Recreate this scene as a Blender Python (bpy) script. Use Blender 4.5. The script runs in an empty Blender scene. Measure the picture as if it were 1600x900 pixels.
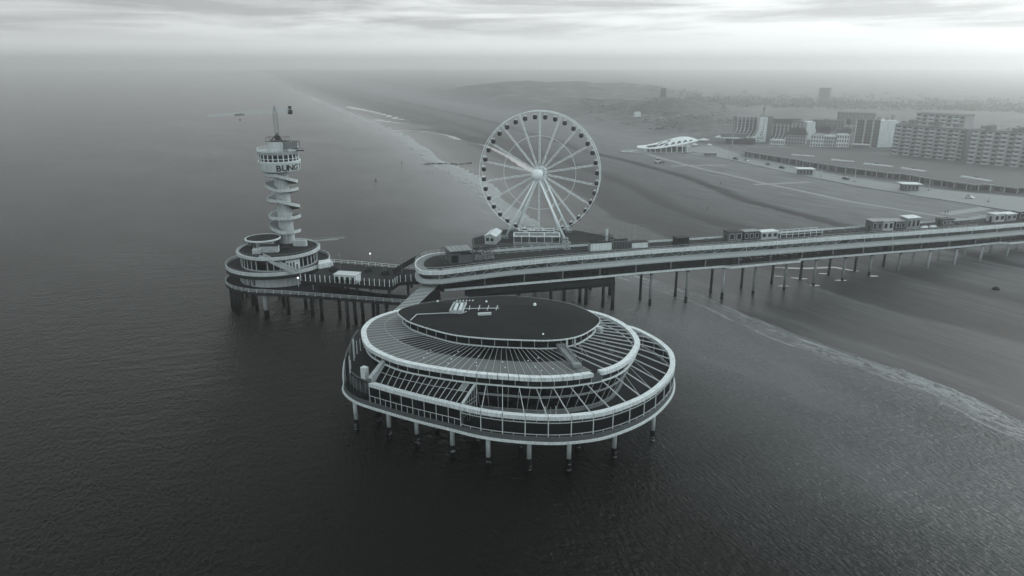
import bpy, math, random
import numpy as np
from mathutils import Vector, noise as mnoise

random.seed(7)
S = bpy.context.scene
COL = S.collection
R = math.radians

# ------------------------------------------------------------------ camera, sky, sun, exposure
cam_d = bpy.data.cameras.new('camera')
cam = bpy.data.objects.new('camera', cam_d)
COL.objects.link(cam)
cam_d.sensor_width = 36.0
cam_d.lens = 36.0 * 1100.0 / 1600.0
cam_d.clip_start, cam_d.clip_end = 1.0, 30000.0
cam.location = (0, 0, 75)
cam.rotation_euler = (math.pi / 2 - math.atan(353.0 / 1100.0), 0, 0)
S.camera = cam

SUN_EL, SUN_AZ = R(24), R(58)            # azimuth from +Y towards +X
world = bpy.data.worlds.new('World')
S.world = world
world.use_nodes = True
WN, WL = world.node_tree.nodes, world.node_tree.links
WN.clear()


def wn(t, **k):
    n = WN.new(t)
    for a, b in k.items():
        setattr(n, a, b)
    return n


def wmath(op, a, b=None, clamp=False):
    n = wn('ShaderNodeMath', operation=op, use_clamp=clamp)
    for i, v in enumerate((a, b)):
        if v is None:
            continue
        if isinstance(v, (int, float)):
            n.inputs[i].default_value = v
        else:
            WL.new(v, n.inputs[i])
    return n.outputs[0]


def wramp(f, stops):
    n = wn('ShaderNodeValToRGB')
    WL.new(f, n.inputs[0])
    e = n.color_ramp.elements
    while len(e) < len(stops):
        e.new(0.5)
    for el, (p, v) in zip(e, stops):
        el.position = p
        el.color = (v, v, v, 1)
    return n.outputs[0]


sky = wn('ShaderNodeTexSky', sky_type='NISHITA', sun_disc=False)
sky.sun_elevation, sky.sun_rotation = SUN_EL, SUN_AZ
sky.air_density, sky.dust_density = 1.0, 2.0
bw = wn('ShaderNodeRGBToBW')
WL.new(sky.outputs[0], bw.inputs[0])
tc = wn('ShaderNodeTexCoord')
sp = wn('ShaderNodeSeparateXYZ')
WL.new(tc.outputs['Generated'], sp.inputs[0])
elev = wmath('ARCSINE', sp.outputs[2])                         # radians above the horizon
azim = wmath('ARCTAN2', sp.outputs[0], sp.outputs[1])          # 0 = +Y, positive to +X
cmb = wn('ShaderNodeCombineXYZ')
WL.new(wmath('MULTIPLY', azim, 2.6), cmb.inputs[0])
WL.new(wmath('MULTIPLY', elev, 34.0), cmb.inputs[1])
n1 = wn('ShaderNodeTexNoise')
n1.inputs['Scale'].default_value = 1.15
n1.inputs['Detail'].default_value = 7.0
n1.inputs['Roughness'].default_value = 0.58
n1.inputs['Distortion'].default_value = 0.35
WL.new(cmb.outputs[0], n1.inputs['Vector'])
streak = wramp(n1.outputs[0], [(0.40, 0.0), (0.57, 1.0)])
# overcast deck: a bright veil, brighter towards the sun's side, with grey streaks above 2 degrees
veil = wramp(wmath('MULTIPLY_ADD', elev, 4.0), [(0.0, 0.66), (0.04, 0.72), (0.10, 0.88), (0.17, 0.95), (1.0, 1.0)])
around = wmath('MULTIPLY_ADD', azim, 0.5 / math.pi)
around.node.inputs[2].default_value = 0.5
# brightness round the compass (0.5 = straight ahead): brightest off to the sun's side
side2 = wramp(around, [(0.0, .80), (0.25, .48), (0.37, .37), (0.43, .43), (0.5, .54), (0.57, .60), (0.68, .82), (0.86, .90), (1.0, .80)])
side2 = wmath('MULTIPLY', side2, 2.0)
amount = wramp(wmath('MULTIPLY', elev, 10.0), [(0.22, 0.0), (0.42, 1.0)])
dim = wmath('MULTIPLY', wmath('MULTIPLY', streak, amount), 0.44)
deck = wmath('MULTIPLY', wmath('MULTIPLY', veil, side2), wmath('SUBTRACT', 1.0, dim))
lum = wmath('ADD', wmath('MULTIPLY', deck, 9.6), wmath('MULTIPLY', bw.outputs[0], 0.06))
tint = wn('ShaderNodeCombineXYZ')
for i, k in enumerate((0.965, 1.0, 1.0)):
    WL.new(wmath('MULTIPLY', lum, k), tint.inputs[i])
bg = wn('ShaderNodeBackground')
bg.inputs['Strength'].default_value = 0.1
WL.new(tint.outputs[0], bg.inputs['Color'])
wo = wn('ShaderNodeOutputWorld')
WL.new(bg.outputs[0], wo.inputs[0])

sun_d = bpy.data.lights.new('sun', 'SUN')
sun_d.energy, sun_d.angle, sun_d.color = 1.3, R(26), (1.0, 0.985, 0.97)
sun = bpy.data.objects.new('sun', sun_d)
COL.objects.link(sun)
sv = Vector((math.sin(SUN_AZ) * math.cos(SUN_EL), math.cos(SUN_AZ) * math.cos(SUN_EL), math.sin(SUN_EL)))
sun.rotation_euler = sv.to_track_quat('Z', 'Y').to_euler()
sun.location = sv * 500

S.view_settings.view_transform = 'Standard'
S.view_settings.look = 'None'
S.view_settings.exposure = 0.0
S.view_settings.gamma = 1.0
S.render.engine = 'CYCLES'
cy = S.cycles
cy.use_denoising = True
cy.max_bounces, cy.diffuse_bounces, cy.glossy_bounces = 6, 2, 3
cy.transmission_bounces, cy.transparent_max_bounces, cy.volume_bounces = 3, 12, 3
cy.sample_clamp_indirect = 4.0
cy.caustics_reflective = cy.caustics_refractive = False


# ------------------------------------------------------------------ materials (all procedural)
class NT:
    def __init__(s, m):
        s.t = m.node_tree
        s.N, s.L = s.t.nodes, s.t.links

    def node(s, t, **k):
        n = s.N.new(t)
        for a, b in k.items():
            setattr(n, a, b)
        return n

    def put(s, sock, v):
        if isinstance(v, (int, float)):
            sock.default_value = v
        elif isinstance(v, tuple):
            sock.default_value = v
        else:
            s.L.new(v, sock)

    def m(s, op, a, b=0.0, c=0.0, clamp=False):
        n = s.node('ShaderNodeMath', operation=op, use_clamp=clamp)
        s.put(n.inputs[0], a)
        s.put(n.inputs[1], b)
        s.put(n.inputs[2], c)
        return n.outputs[0]

    def noise(s, vec, scale, detail=4.0, rough=0.55, dist=0.0):
        n = s.node('ShaderNodeTexNoise')
        if vec is not None:
            s.L.new(vec, n.inputs['Vector'])
        n.inputs['Scale'].default_value = scale
        n.inputs['Detail'].default_value = detail
        n.inputs['Roughness'].default_value = rough
        n.inputs['Distortion'].default_value = dist
        return n.outputs[0]

    def ramp(s, f, stops, smooth=False):
        n = s.node('ShaderNodeValToRGB')
        s.L.new(f, n.inputs[0])
        if smooth:
            n.color_ramp.interpolation = 'EASE'
        e = n.color_ramp.elements
        while len(e) < len(stops):
            e.new(0.5)
        for el, (p, v) in zip(e, stops):
            el.position = p
            el.color = (v, v, v, 1)
        return n.outputs[0]

    def mapping(s, vec, scale=(1, 1, 1), rot=(0, 0, 0)):
        n = s.node('ShaderNodeMapping')
        s.L.new(vec, n.inputs[0])
        n.inputs['Scale'].default_value = scale
        n.inputs['Rotation'].default_value = rot
        return n.outputs[0]

    def stretch(s, vec, deg, k):
        """Coordinates squeezed k times along the plan direction deg, so noise is drawn out along it."""
        n = s.node('ShaderNodeMapping', vector_type='TEXTURE')
        s.L.new(vec, n.inputs[0])
        n.inputs['Scale'].default_value = (k, 1, 1)
        n.inputs['Rotation'].default_value = (0, 0, R(deg))
        return n.outputs[0]

    def grey(s, f):
        n = s.node('ShaderNodeCombineXYZ')
        for i, k in enumerate((0.86, 1.0, 1.04)):
            s.L.new(s.m('MULTIPLY', f, k), n.inputs[i])
        return n.outputs[0]


def new_mat(name):
    m = bpy.data.materials.new(name)
    m.use_nodes = True
    t = NT(m)
    return m, t, t.N['Principled BSDF']


def mat(name, v, rough=0.7, var=0.25, scale=0.9, bump=0.0, metal=0.0, streaks=0.0, spec=0.22, bands=None):
    """A painted, weathered or bare surface: blotchy noise, fine grain and, if asked, rain streaks."""
    m, t, b = new_mat(name)
    co = t.node('ShaderNodeTexCoord').outputs['Object']
    f = t.m('MULTIPLY_ADD', t.noise(co, scale, 6.0, 0.6), 2 * var, 1 - var)
    g = t.m('MULTIPLY_ADD', t.noise(co, scale * 9, 3.0), var, 1 - var * 0.5)
    f = t.m('MULTIPLY', f, g)
    if streaks:
        st = t.noise(t.mapping(co, (2.2, 2.2, 0.12)), 1.3, 4.0, 0.6)
        f = t.m('MULTIPLY', f, t.ramp(st, [(0.42, 1.0), (0.72, 1 - streaks)]))
    if bands:
        px, bw_, dk = bands
        wv = t.node('ShaderNodeTexWave', wave_type='BANDS', bands_direction=px)
        t.L.new(co, wv.inputs['Vector'])
        wv.inputs['Scale'].default_value = bw_
        wv.inputs['Distortion'].default_value = 0.0
        f = t.m('MULTIPLY', f, t.ramp(wv.outputs[1], [(0.0, dk), (0.12, 1.0)]))
    t.L.new(t.grey(t.m('MULTIPLY', f, v)), b.inputs['Base Color'])
    b.inputs['Roughness'].default_value = rough
    b.inputs['Metallic'].default_value = metal
    b.inputs['Specular IOR Level'].default_value = spec
    if bump:
        bn = t.node('ShaderNodeBump')
        bn.inputs['Strength'].default_value = bump
        bn.inputs['Distance'].default_value = 0.05
        t.L.new(t.noise(co, scale * 12, 4.0), bn.inputs['Height'])
        t.L.new(bn.outputs[0], b.inputs['Normal'])
    return m


def glass_dark(name, v=0.008, rough=0.06, cell=0.0, spec=0.16):
    """Unlit glazing over a dark interior, with slight pane-to-pane differences."""
    m, t, b = new_mat(name)
    co = t.node('ShaderNodeTexCoord').outputs['Object']
    vo = t.node('ShaderNodeTexVoronoi')
    t.L.new(co, vo.inputs['Vector'])
    vo.inputs['Scale'].default_value = cell or 0.45
    sh = t.node('ShaderNodeSeparateColor')
    t.L.new(vo.outputs['Color'], sh.inputs[0])
    f = t.m('MULTIPLY_ADD', sh.outputs[0], 1.2, 0.4)
    t.L.new(t.grey(t.m('MULTIPLY', f, v)), b.inputs['Base Color'])
    t.L.new(t.m('MULTIPLY_ADD', sh.outputs[1], 0.08, rough), b.inputs['Roughness'])
    b.inputs['Specular IOR Level'].default_value = spec
    return m


def glass_clear(name, v=0.55, gloss=0.2):
    m = bpy.data.materials.new(name)
    m.use_nodes = True
    t = NT(m)
    t.N.clear()
    tr = t.node('ShaderNodeBsdfTransparent')
    tr.inputs[0].default_value = (v * 0.97, v, v, 1)
    gl = t.node('ShaderNodeBsdfGlossy')
    gl.inputs['Roughness'].default_value = 0.05
    gl.inputs[0].default_value = (0.28, 0.3, 0.31, 1)
    fr = t.node('ShaderNodeFresnel')
    fr.inputs[0].default_value = 1.45
    mx = t.node('ShaderNodeMixShader')
    t.L.new(t.m('ADD', t.m('MULTIPLY', fr.outputs[0], 1.0), gloss * 0.2, clamp=True), mx.inputs[0])
    t.L.new(tr.outputs[0], mx.inputs[1])
    t.L.new(gl.outputs[0], mx.inputs[2])
    o = t.node('ShaderNodeOutputMaterial')
    t.L.new(mx.outputs[0], o.inputs[0])
    return m


def lamp_mat(name, k):
    m, t, b = new_mat(name)
    b.inputs['Base Color'].default_value = (0.8, 0.8, 0.8, 1)
    b.inputs['Emission Color'].default_value = (1, 1, 0.98, 1)
    b.inputs['Emission Strength'].default_value = k
    return m


M = dict(
    white=mat('white_paint', 0.66, 0.5, 0.17, 0.6, streaks=0.4),
    white_clean=mat('white_steel', 0.68, 0.4, 0.07, 0.4),
    rib=mat('pale_steel', 0.46, 0.5, 0.15, 0.8),
    wheel=mat('wheel_white', 0.74, 0.4, 0.08, 0.3),
    conc_light=mat('light_concrete', 0.42, 0.85, 0.2, 0.35, 0.15, streaks=0.35),
    conc=mat('concrete', 0.24, 0.9, 0.25, 0.4, 0.2, streaks=0.4),
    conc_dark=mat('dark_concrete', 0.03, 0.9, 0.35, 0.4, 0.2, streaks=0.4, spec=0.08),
    eave=mat('eave_sheet', 0.36, 0.6, 0.16, 0.25, streaks=0.2),
    walkway=mat('walkway_concrete', 0.17, 0.9, 0.15, 0.3, 0.1),
    plank=mat('deck_planks', 0.024, 0.8, 0.35, 0.3, 0.2, bands=('X', 0.7, 0.6), spec=0.08),
    roof=mat('bitumen_roof', 0.018, 0.75, 0.75, 0.16, 0.12, spec=0.06, bands=('Y', 0.13, 0.72)),
    roof_town=mat('town_roof', 0.075, 0.85, 0.3, 0.05, 0.1),
    black=mat('black_steel', 0.012, 0.5, 0.3, 0.8, spec=0.08),
    steel=mat('grey_steel', 0.20, 0.45, 0.2, 0.8),
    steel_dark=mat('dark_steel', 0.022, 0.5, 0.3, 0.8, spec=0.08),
    skirt=mat('grey_skirt', 0.11, 0.6, 0.25, 0.6, streaks=0.3, spec=0.08),
    wood=mat('weathered_wood', 0.11, 0.8, 0.35, 0.7, 0.2, bands=('Z', 1.1, 0.55), spec=0.08),
    shaft=mat('shaft_paint', 0.46, 0.7, 0.14, 0.35, streaks=0.35),
    white_old=mat('worn_white_paint', 0.50, 0.6, 0.22, 0.4, streaks=0.35),
    stone=mat('pale_stone', 0.36, 0.85, 0.55, 0.9, 0.4),
    mussel=mat('mussel_crust', 0.006, 0.7, 0.6, 1.4, 0.9, spec=0.08),
    kelp=mat('kelp_bands', 0.16, 0.6, 0.6, 2.0, 0.6),
    glass=glass_dark('dark_glass'),
    glass_roof=glass_dark('dark_glass_roof', 0.006, 0.4, spec=0.06),
    glass_grey=mat('grey_roof_panel', 0.115, 0.5, 0.22, 0.35),
    glass_pale=mat('pale_roof_panel', 0.22, 0.5, 0.18, 0.35),
    glass_mid=glass_dark('grey_glass', 0.06, 0.15),
    clear=glass_clear('clear_glass', 0.5, 0.0),
    letter=mat('black_letter', 0.012, 0.5, 0.1),
    brickpale=mat('pale_render', 0.26, 0.85, 0.18, 0.12, streaks=0.2),
    brickmid=mat('mid_brick', 0.13, 0.85, 0.22, 0.15, streaks=0.2),
    facade=mat('facade_panel', 0.30, 0.85, 0.2, 0.15, streaks=0.25),
    win=glass_dark('town_window', 0.03, 0.15, 0.3),
    foliage=mat('dark_foliage', 0.04, 0.9, 0.5, 0.6),
    marram=mat('marram_foliage', 0.05, 0.9, 0.5, 0.6),
    lamp=lamp_mat('lit_lamp', 1.3),
    cloth=mat('dark_clothes', 0.02, 0.9),
)


# ------------------------------------------------------------------ mesh helpers
class MB:
    """Collects shapes in world coordinates; build() links them as one mesh object."""

    def __init__(s):
        s.v, s.f = [], []

    def add(s, vs, fs):
        o = len(s.v)
        s.v += [tuple(p) for p in vs]
        s.f += [tuple(i + o for i in q) for q in fs]
        return s

    def box(s, c, size, rz=0.0, tilt=None):
        x, y, z = (k / 2 for k in size)
        ca, sa = math.cos(rz), math.sin(rz)
        vs = []
        for dz in (-z, z):
            for dx, dy in ((-x, -y), (x, -y), (x, y), (-x, y)):
                vs.append((c[0] + dx * ca - dy * sa, c[1] + dx * sa + dy * ca, c[2] + dz))
        return s.add(vs, [(3, 2, 1, 0), (4, 5, 6, 7), (0, 1, 5, 4), (1, 2, 6, 5), (2, 3, 7, 6), (3, 0, 4, 7)])

    def bar(s, a, b, w, h=None):
        h = h or w
        a, b = Vector(a), Vector(b)
        d = b - a
        if d.length < 1e-6:
            return s
        d.normalize()
        u = d.cross(Vector((0, 0, 1)))
        if u.length < 1e-4:
            u = Vector((1, 0, 0))
        u.normalize()
        n = u.cross(d)
        vs = [p + u * (i * w / 2) + n * (j * h / 2) for p in (a, b) for i, j in ((-1, -1), (1, -1), (1, 1), (-1, 1))]
        return s.add(vs, [(0, 1, 2, 3), (7, 6, 5, 4), (0, 4, 5, 1), (1, 5, 6, 2), (2, 6, 7, 3), (3, 7, 4, 0)])

    def tube(s, a, b, r0, r1=None, n=10):
        r1 = r0 if r1 is None else r1
        a, b = Vector(a), Vector(b)
        d = (b - a).normalized()
        u = d.cross(Vector((0, 0, 1)))
        if u.length < 1e-4:
            u = Vector((1, 0, 0))
        u.normalize()
        w = d.cross(u)
        vs = []
        for p, r in ((a, r0), (b, r1)):
            for i in range(n):
                t = 2 * math.pi * i / n
                vs.append(p + u * (r * math.cos(t)) + w * (r * math.sin(t)))
        fs = [(i, (i + 1) % n, n + (i + 1) % n, n + i) for i in range(n)]
        return s.add(vs, fs + [tuple(range(n - 1, -1, -1)), tuple(range(n, 2 * n))])

    def poly(s, pts):
        return s.add(pts, [tuple(range(len(pts)))])

    def prism(s, pts, z0, z1):
        n = len(pts)
        vs = [(p[0], p[1], z0) for p in pts] + [(p[0], p[1], z1) for p in pts]
        return s.add(vs, [tuple(range(n - 1, -1, -1)), tuple(range(n, 2 * n))]
                     + [(i, (i + 1) % n, n + (i + 1) % n, n + i) for i in range(n)])

    def loft(s, curves, closed=False, ring=False):
        """Faces between successive polylines of equal length (ring: last joins first)."""
        k, n = len(curves), len(curves[0])
        vs = [p for c in curves for p in c]
        fs = []
        for j in range(k if ring else k - 1):
            j2 = (j + 1) % k
            for i in range(n if closed else n - 1):
                i2 = (i + 1) % n
                fs.append((j * n + i, j * n + i2, j2 * n + i2, j2 * n + i))
        s.add(vs, fs)
        if ring and not closed:
            s.add([c[0] for c in curves], [tuple(range(k))])
            s.add([c[-1] for c in curves], [tuple(range(k - 1, -1, -1))])
        return s

    def lathe(s, c, prof, n=48, a0=0.0, a1=2 * math.pi):
        full = abs(a1 - a0 - 2 * math.pi) < 1e-6
        m = n if full else n + 1
        cur = []
        for r, z in prof:
            cur.append([(c[0] + r * math.cos(a0 + (a1 - a0) * i / n), c[1] + r * math.sin(a0 + (a1 - a0) * i / n), z)
                        for i in range(m)])
        return s.loft(cur, closed=full)

    def build(s, name, material, parent=None, smooth=False, loc=None):
        me = bpy.data.meshes.new(name)
        o = bpy.data.objects.new(name, me)
        if parent is not None:
            w = Vector(parent['_w'])
            o.parent = parent
            o['_w'] = tuple(w)
        else:
            w = Vector(loc) if loc is not None else Vector(base_of(s.v))
            o.location = w
            o['_w'] = tuple(w)
        me.from_pydata([(p[0] - w[0], p[1] - w[1], p[2] - w[2]) for p in s.v], [], s.f)
        me.materials.append(material)
        if smooth:
            me.polygons.foreach_set('use_smooth', [True] * len(me.polygons))
        me.update()
        COL.objects.link(o)
        return o


def base_of(v):
    a = np.array(v)
    return (float(a[:, 0].mean()), float(a[:, 1].mean()), float(a[:, 2].min()))


def fix_normals(o):
    import bmesh
    b = bmesh.new()
    b.from_mesh(o.data)
    bmesh.ops.recalc_face_normals(b, faces=b.faces)
    b.to_mesh(o.data)
    b.free()


def tag(o, label=None, cat=None, group=None, kind=None):
    if label:
        o['label'] = label
    if cat:
        o['category'] = cat
    if group:
        o['group'] = group
    if kind:
        o['kind'] = kind
    return o


def thing(name, loc, label, cat, group=None):
    o = bpy.data.objects.new(name, None)
    o.location = loc
    o.empty_display_size = 0.5
    o['_w'] = tuple(loc)
    COL.objects.link(o)
    return tag(o, label, cat, group)


def kids(o):
    return [c for c in bpy.data.objects if c.parent == o]


def copy_part(o, parent, loc):
    """A copy of a part (and its own children) under the same thing, moved in the thing's frame."""
    c = o.copy()
    COL.objects.link(c)
    c.parent = parent
    c.location = loc
    return c


def copy_tree(o, children):
    c = o.copy()
    COL.objects.link(c)
    for ch in children.get(o, ()):
        d = copy_tree(ch, children)
        d.parent = c
    return c


def child_map(root):
    m = {}
    for o in bpy.data.objects:
        if o.parent is not None:
            m.setdefault(o.parent, []).append(o)
    return m


def struct(name, mb, material, **k):
    return tag(mb.build(name, material, **k), kind='structure')


# ------------------------------------------------------------------ plan curves
def catmull(pts, per=10, closed=True):
    n = len(pts)
    out = []
    rng = range(n) if closed else range(n - 1)
    g = (lambda i: pts[i % n]) if closed else (lambda i: pts[max(0, min(n - 1, i))])
    for i in rng:
        p0, p1, p2, p3 = g(i - 1), g(i), g(i + 1), g(i + 2)
        for k in range(per):
            t = k / per
            out.append(tuple(0.5 * (2 * p1[a] + (p2[a] - p0[a]) * t + (2 * p0[a] - 5 * p1[a] + 4 * p2[a] - p3[a]) * t * t
                                    + (3 * p1[a] - p0[a] - 3 * p2[a] + p3[a]) * t ** 3) for a in range(2)))
    if not closed:
        out.append(tuple(pts[-1][:2]))
    return out


def offset_open(pts, d):
    """Shift a polyline sideways: positive d to the left of its direction."""
    out = []
    n = len(pts)
    for i in range(n):
        a, b = pts[max(0, i - 1)], pts[min(n - 1, i + 1)]
        tx, ty = b[0] - a[0], b[1] - a[1]
        l = math.hypot(tx, ty) or 1
        dd = d(i) if callable(d) else d
        out.append((pts[i][0] - ty / l * dd, pts[i][1] + tx / l * dd))
    return out


def offset_closed(pts, d):
    out = []
    n = len(pts)
    for i in range(n):
        a, b = pts[i - 1], pts[(i + 1) % n]
        tx, ty = b[0] - a[0], b[1] - a[1]
        l = math.hypot(tx, ty) or 1
        out.append((pts[i][0] - ty / l * d, pts[i][1] + tx / l * d))
    return out


def resample(pts, step):
    out, acc = [pts[0]], 0.0
    for a, b in zip(pts, pts[1:]):
        l = math.dist(a, b)
        if l < 1e-9:
            continue
        t = step - acc
        while t <= l:
            out.append(tuple(a[k] + (b[k] - a[k]) * t / l for k in range(len(a))))
            t += step
        acc = (acc + l) % step
    return out


def at_z(pts, z):
    return [(p[0], p[1], z) for p in pts]


def railing(mb, pts, z, h=1.1, step=2.0, r=0.035, rails=2, post=None):
    p3 = [(p[0], p[1], p[2] if len(p) > 2 else z) for p in pts]
    for p in resample(p3, step):
        mb.bar(p, (p[0], p[1], p[2] + h), post or 2 * r)
    for k in range(rails):
        zz = h * (1 - k / max(rails, 1))
        for a, b in zip(p3, p3[1:]):
            mb.bar((a[0], a[1], a[2] + zz), (b[0], b[1], b[2] + zz), 2 * r)


# ------------------------------------------------------------------ terrain
SHORE = [(420, -420), (200, -10), (150, 72), (111.5, 137), (107.1, 152.6), (98.9, 166.3), (87.9, 179), (82.4, 187.6), (77.2, 199),
         (71.1, 210.5), (64.7, 225.2), (56.3, 235.9), (47, 247.6), (30, 287), (12.3, 330), (-3.5, 419.8), (-32.2, 508.1),
         (-56.6, 570.7), (-66.1, 612.3), (-108.6, 760.4), (-177.9, 954.4), (-273.1, 1189.2), (-407.4, 1544.8), (-1900, 5500)]
PROFILE = [(-1e4, -2.5), (-60, -2.5), (0, 0), (15, .7), (38, 2), (71, 4), (130, 5), (185, 5.4), (200, 5.6), (212, 6.5), (260, 7.2),
           (330, 9), (420, 10), (1e5, 10)]
CHANNELS = [([(-131, 826.4), (-106.7, 826.4), (-81.6, 795.7), (-66.4, 767.2), (-54.7, 728), (-37.2, 703.9), (-21.5, 665.3),
              (-1.6, 586.6), (10, 530), (24, 480)], 9.0),
            ([(-293.4, 1294.7), (-216.1, 1142.5), (-184.1, 1072.3), (-150, 985)], 16.0),
            ([(-190, 1000), (-160, 950), (-120, 905), (-98, 900)], 10.0)]


def poly_dist(X, Y, pts, signed=False):
    best = np.full(X.shape, 1e18)
    sg = np.ones(X.shape)
    for (ax, ay), (bx, by) in zip(pts, pts[1:]):
        dx, dy = bx - ax, by - ay
        t = np.clip(((X - ax) * dx + (Y - ay) * dy) / (dx * dx + dy * dy), 0, 1)
        d = (X - ax - dx * t) ** 2 + (Y - ay - dy * t) ** 2
        m = d < best
        best = np.where(m, d, best)
        sg = np.where(m, np.where(dx * (Y - ay) - dy * (X - ax) < 0, 1.0, -1.0), sg)
    d = np.sqrt(best)
    return d * sg if signed else d


def waves(X, Y, k, ph):
    """Cheap smooth noise: a sum of plane waves."""
    r = np.random.RandomState(ph)
    out = np.zeros_like(X)
    for i in range(7):
        a = r.rand() * 6.283
        f = k * (0.6 + 1.5 * r.rand())
        out += np.sin((X * math.cos(a) + Y * math.sin(a)) * f + r.rand() * 6.28)
    return out / 7 * 1.6


HILLS = [(240, 935, 11, 70, 60), (190, 945, 8, 50, 55), (120, 1020, 8, 110, 60), (60, 1150, 8, 150, 90), (300, 990, 8, 70, 60),
         (170, 800, 5, 60, 40), (215, 760, 4, 50, 30),
         (-40, 1400, 14, 150, 120), (150, 1500, 20, 300, 150)]


def height(X, Y):
    X, Y = np.asarray(X, float), np.asarray(Y, float)
    d = poly_dist(X, Y, SHORE, True)
    near = np.clip(1 - np.abs(d) / 60, 0, 1)
    dd = d + near * (1.6 * waves(X, Y, 0.10, 3) + 0.8 * waves(X, Y, 0.33, 4)) * (Y < 420) + near * 5 * waves(X, Y, 0.035, 5) * (Y > 300)
    z = np.interp(dd, [p[0] for p in PROFILE], [p[1] for p in PROFILE])
    land = np.clip((d - 15) / 60, 0, 1)
    z = z + land * 0.10 * waves(X, Y, 0.12, 6) * (d < 205)
    # sand scarp running along the upper beach
    z = z + 0.9 / (1 + np.exp(-(d + 3 * waves(X, Y, 0.05, 8) - 118) / 1.8)) * (d < 300) * np.clip((205 - d) / 40, 0, 1)
    # tidal pools and channels on the far beach
    for pts, w in CHANNELS:
        c = poly_dist(X, Y, pts)
        z = np.where((d > 2), z - np.clip(1 - (c / w) ** 2, 0, 1) * (z + 0.5), z)
    dune = np.clip((d - 205) / 60, 0, 1) * np.clip((Y - 640) / 90, 0, 1) * np.clip((330 - X + 0.12 * (Y - 900)) / 110, 0, 1)
    z = z + dune * (3.5 + 2.6 * waves(X, Y, 0.035, 9) + 1.6 * waves(X, Y, 0.09, 10))
    for hx, hy, hh, sx, sy in HILLS:
        z = z + dune * hh * np.exp(-((X - hx) / sx) ** 2 - ((Y - hy) / sy) ** 2)
    return z, d, dune


def zt(x, y):
    return float(height(np.array([x]), np.array([y]))[0][0])


def axis(segs):
    out = []
    for a, b, st in segs:
        out += list(np.arange(a, b, st))
    return np.array(out + [segs[-1][1]])


def grid_mesh(name, xs, ys, zfun, material):
    X, Y = np.meshgrid(xs, ys)
    Z, attrs = zfun(X, Y)
    nx, ny = len(xs), len(ys)
    me = bpy.data.meshes.new(name)
    co = np.stack([X.ravel(), Y.ravel(), Z.ravel()], 1)
    i = np.arange(nx * ny).reshape(ny, nx)
    q = np.stack([i[:-1, :-1], i[:-1, 1:], i[1:, 1:], i[1:, :-1]], -1).reshape(-1, 4)
    me.vertices.add(len(co))
    me.vertices.foreach_set('co', co.ravel())
    me.loops.add(q.size)
    me.loops.foreach_set('vertex_index', q.ravel())
    me.polygons.add(len(q))
    me.polygons.foreach_set('loop_start', np.arange(0, q.size, 4))
    me.polygons.foreach_set('loop_total', np.full(len(q), 4))
    me.polygons.foreach_set('use_smooth', np.ones(len(q), bool))
    for k, a in attrs.items():
        at_ = me.attributes.new(k, 'FLOAT', 'POINT')
        at_.data.foreach_set('value', a.ravel().astype(np.float32))
    me.update(calc_edges=True)
    me.materials.append(material)
    o = bpy.data.objects.new(name, me)
    COL.objects.link(o)
    return tag(o, kind='structure')


def shore_attr(t):
    n = t.node('ShaderNodeAttribute')
    n.attribute_name = 'shore'
    return n.outputs['Fac']


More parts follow.
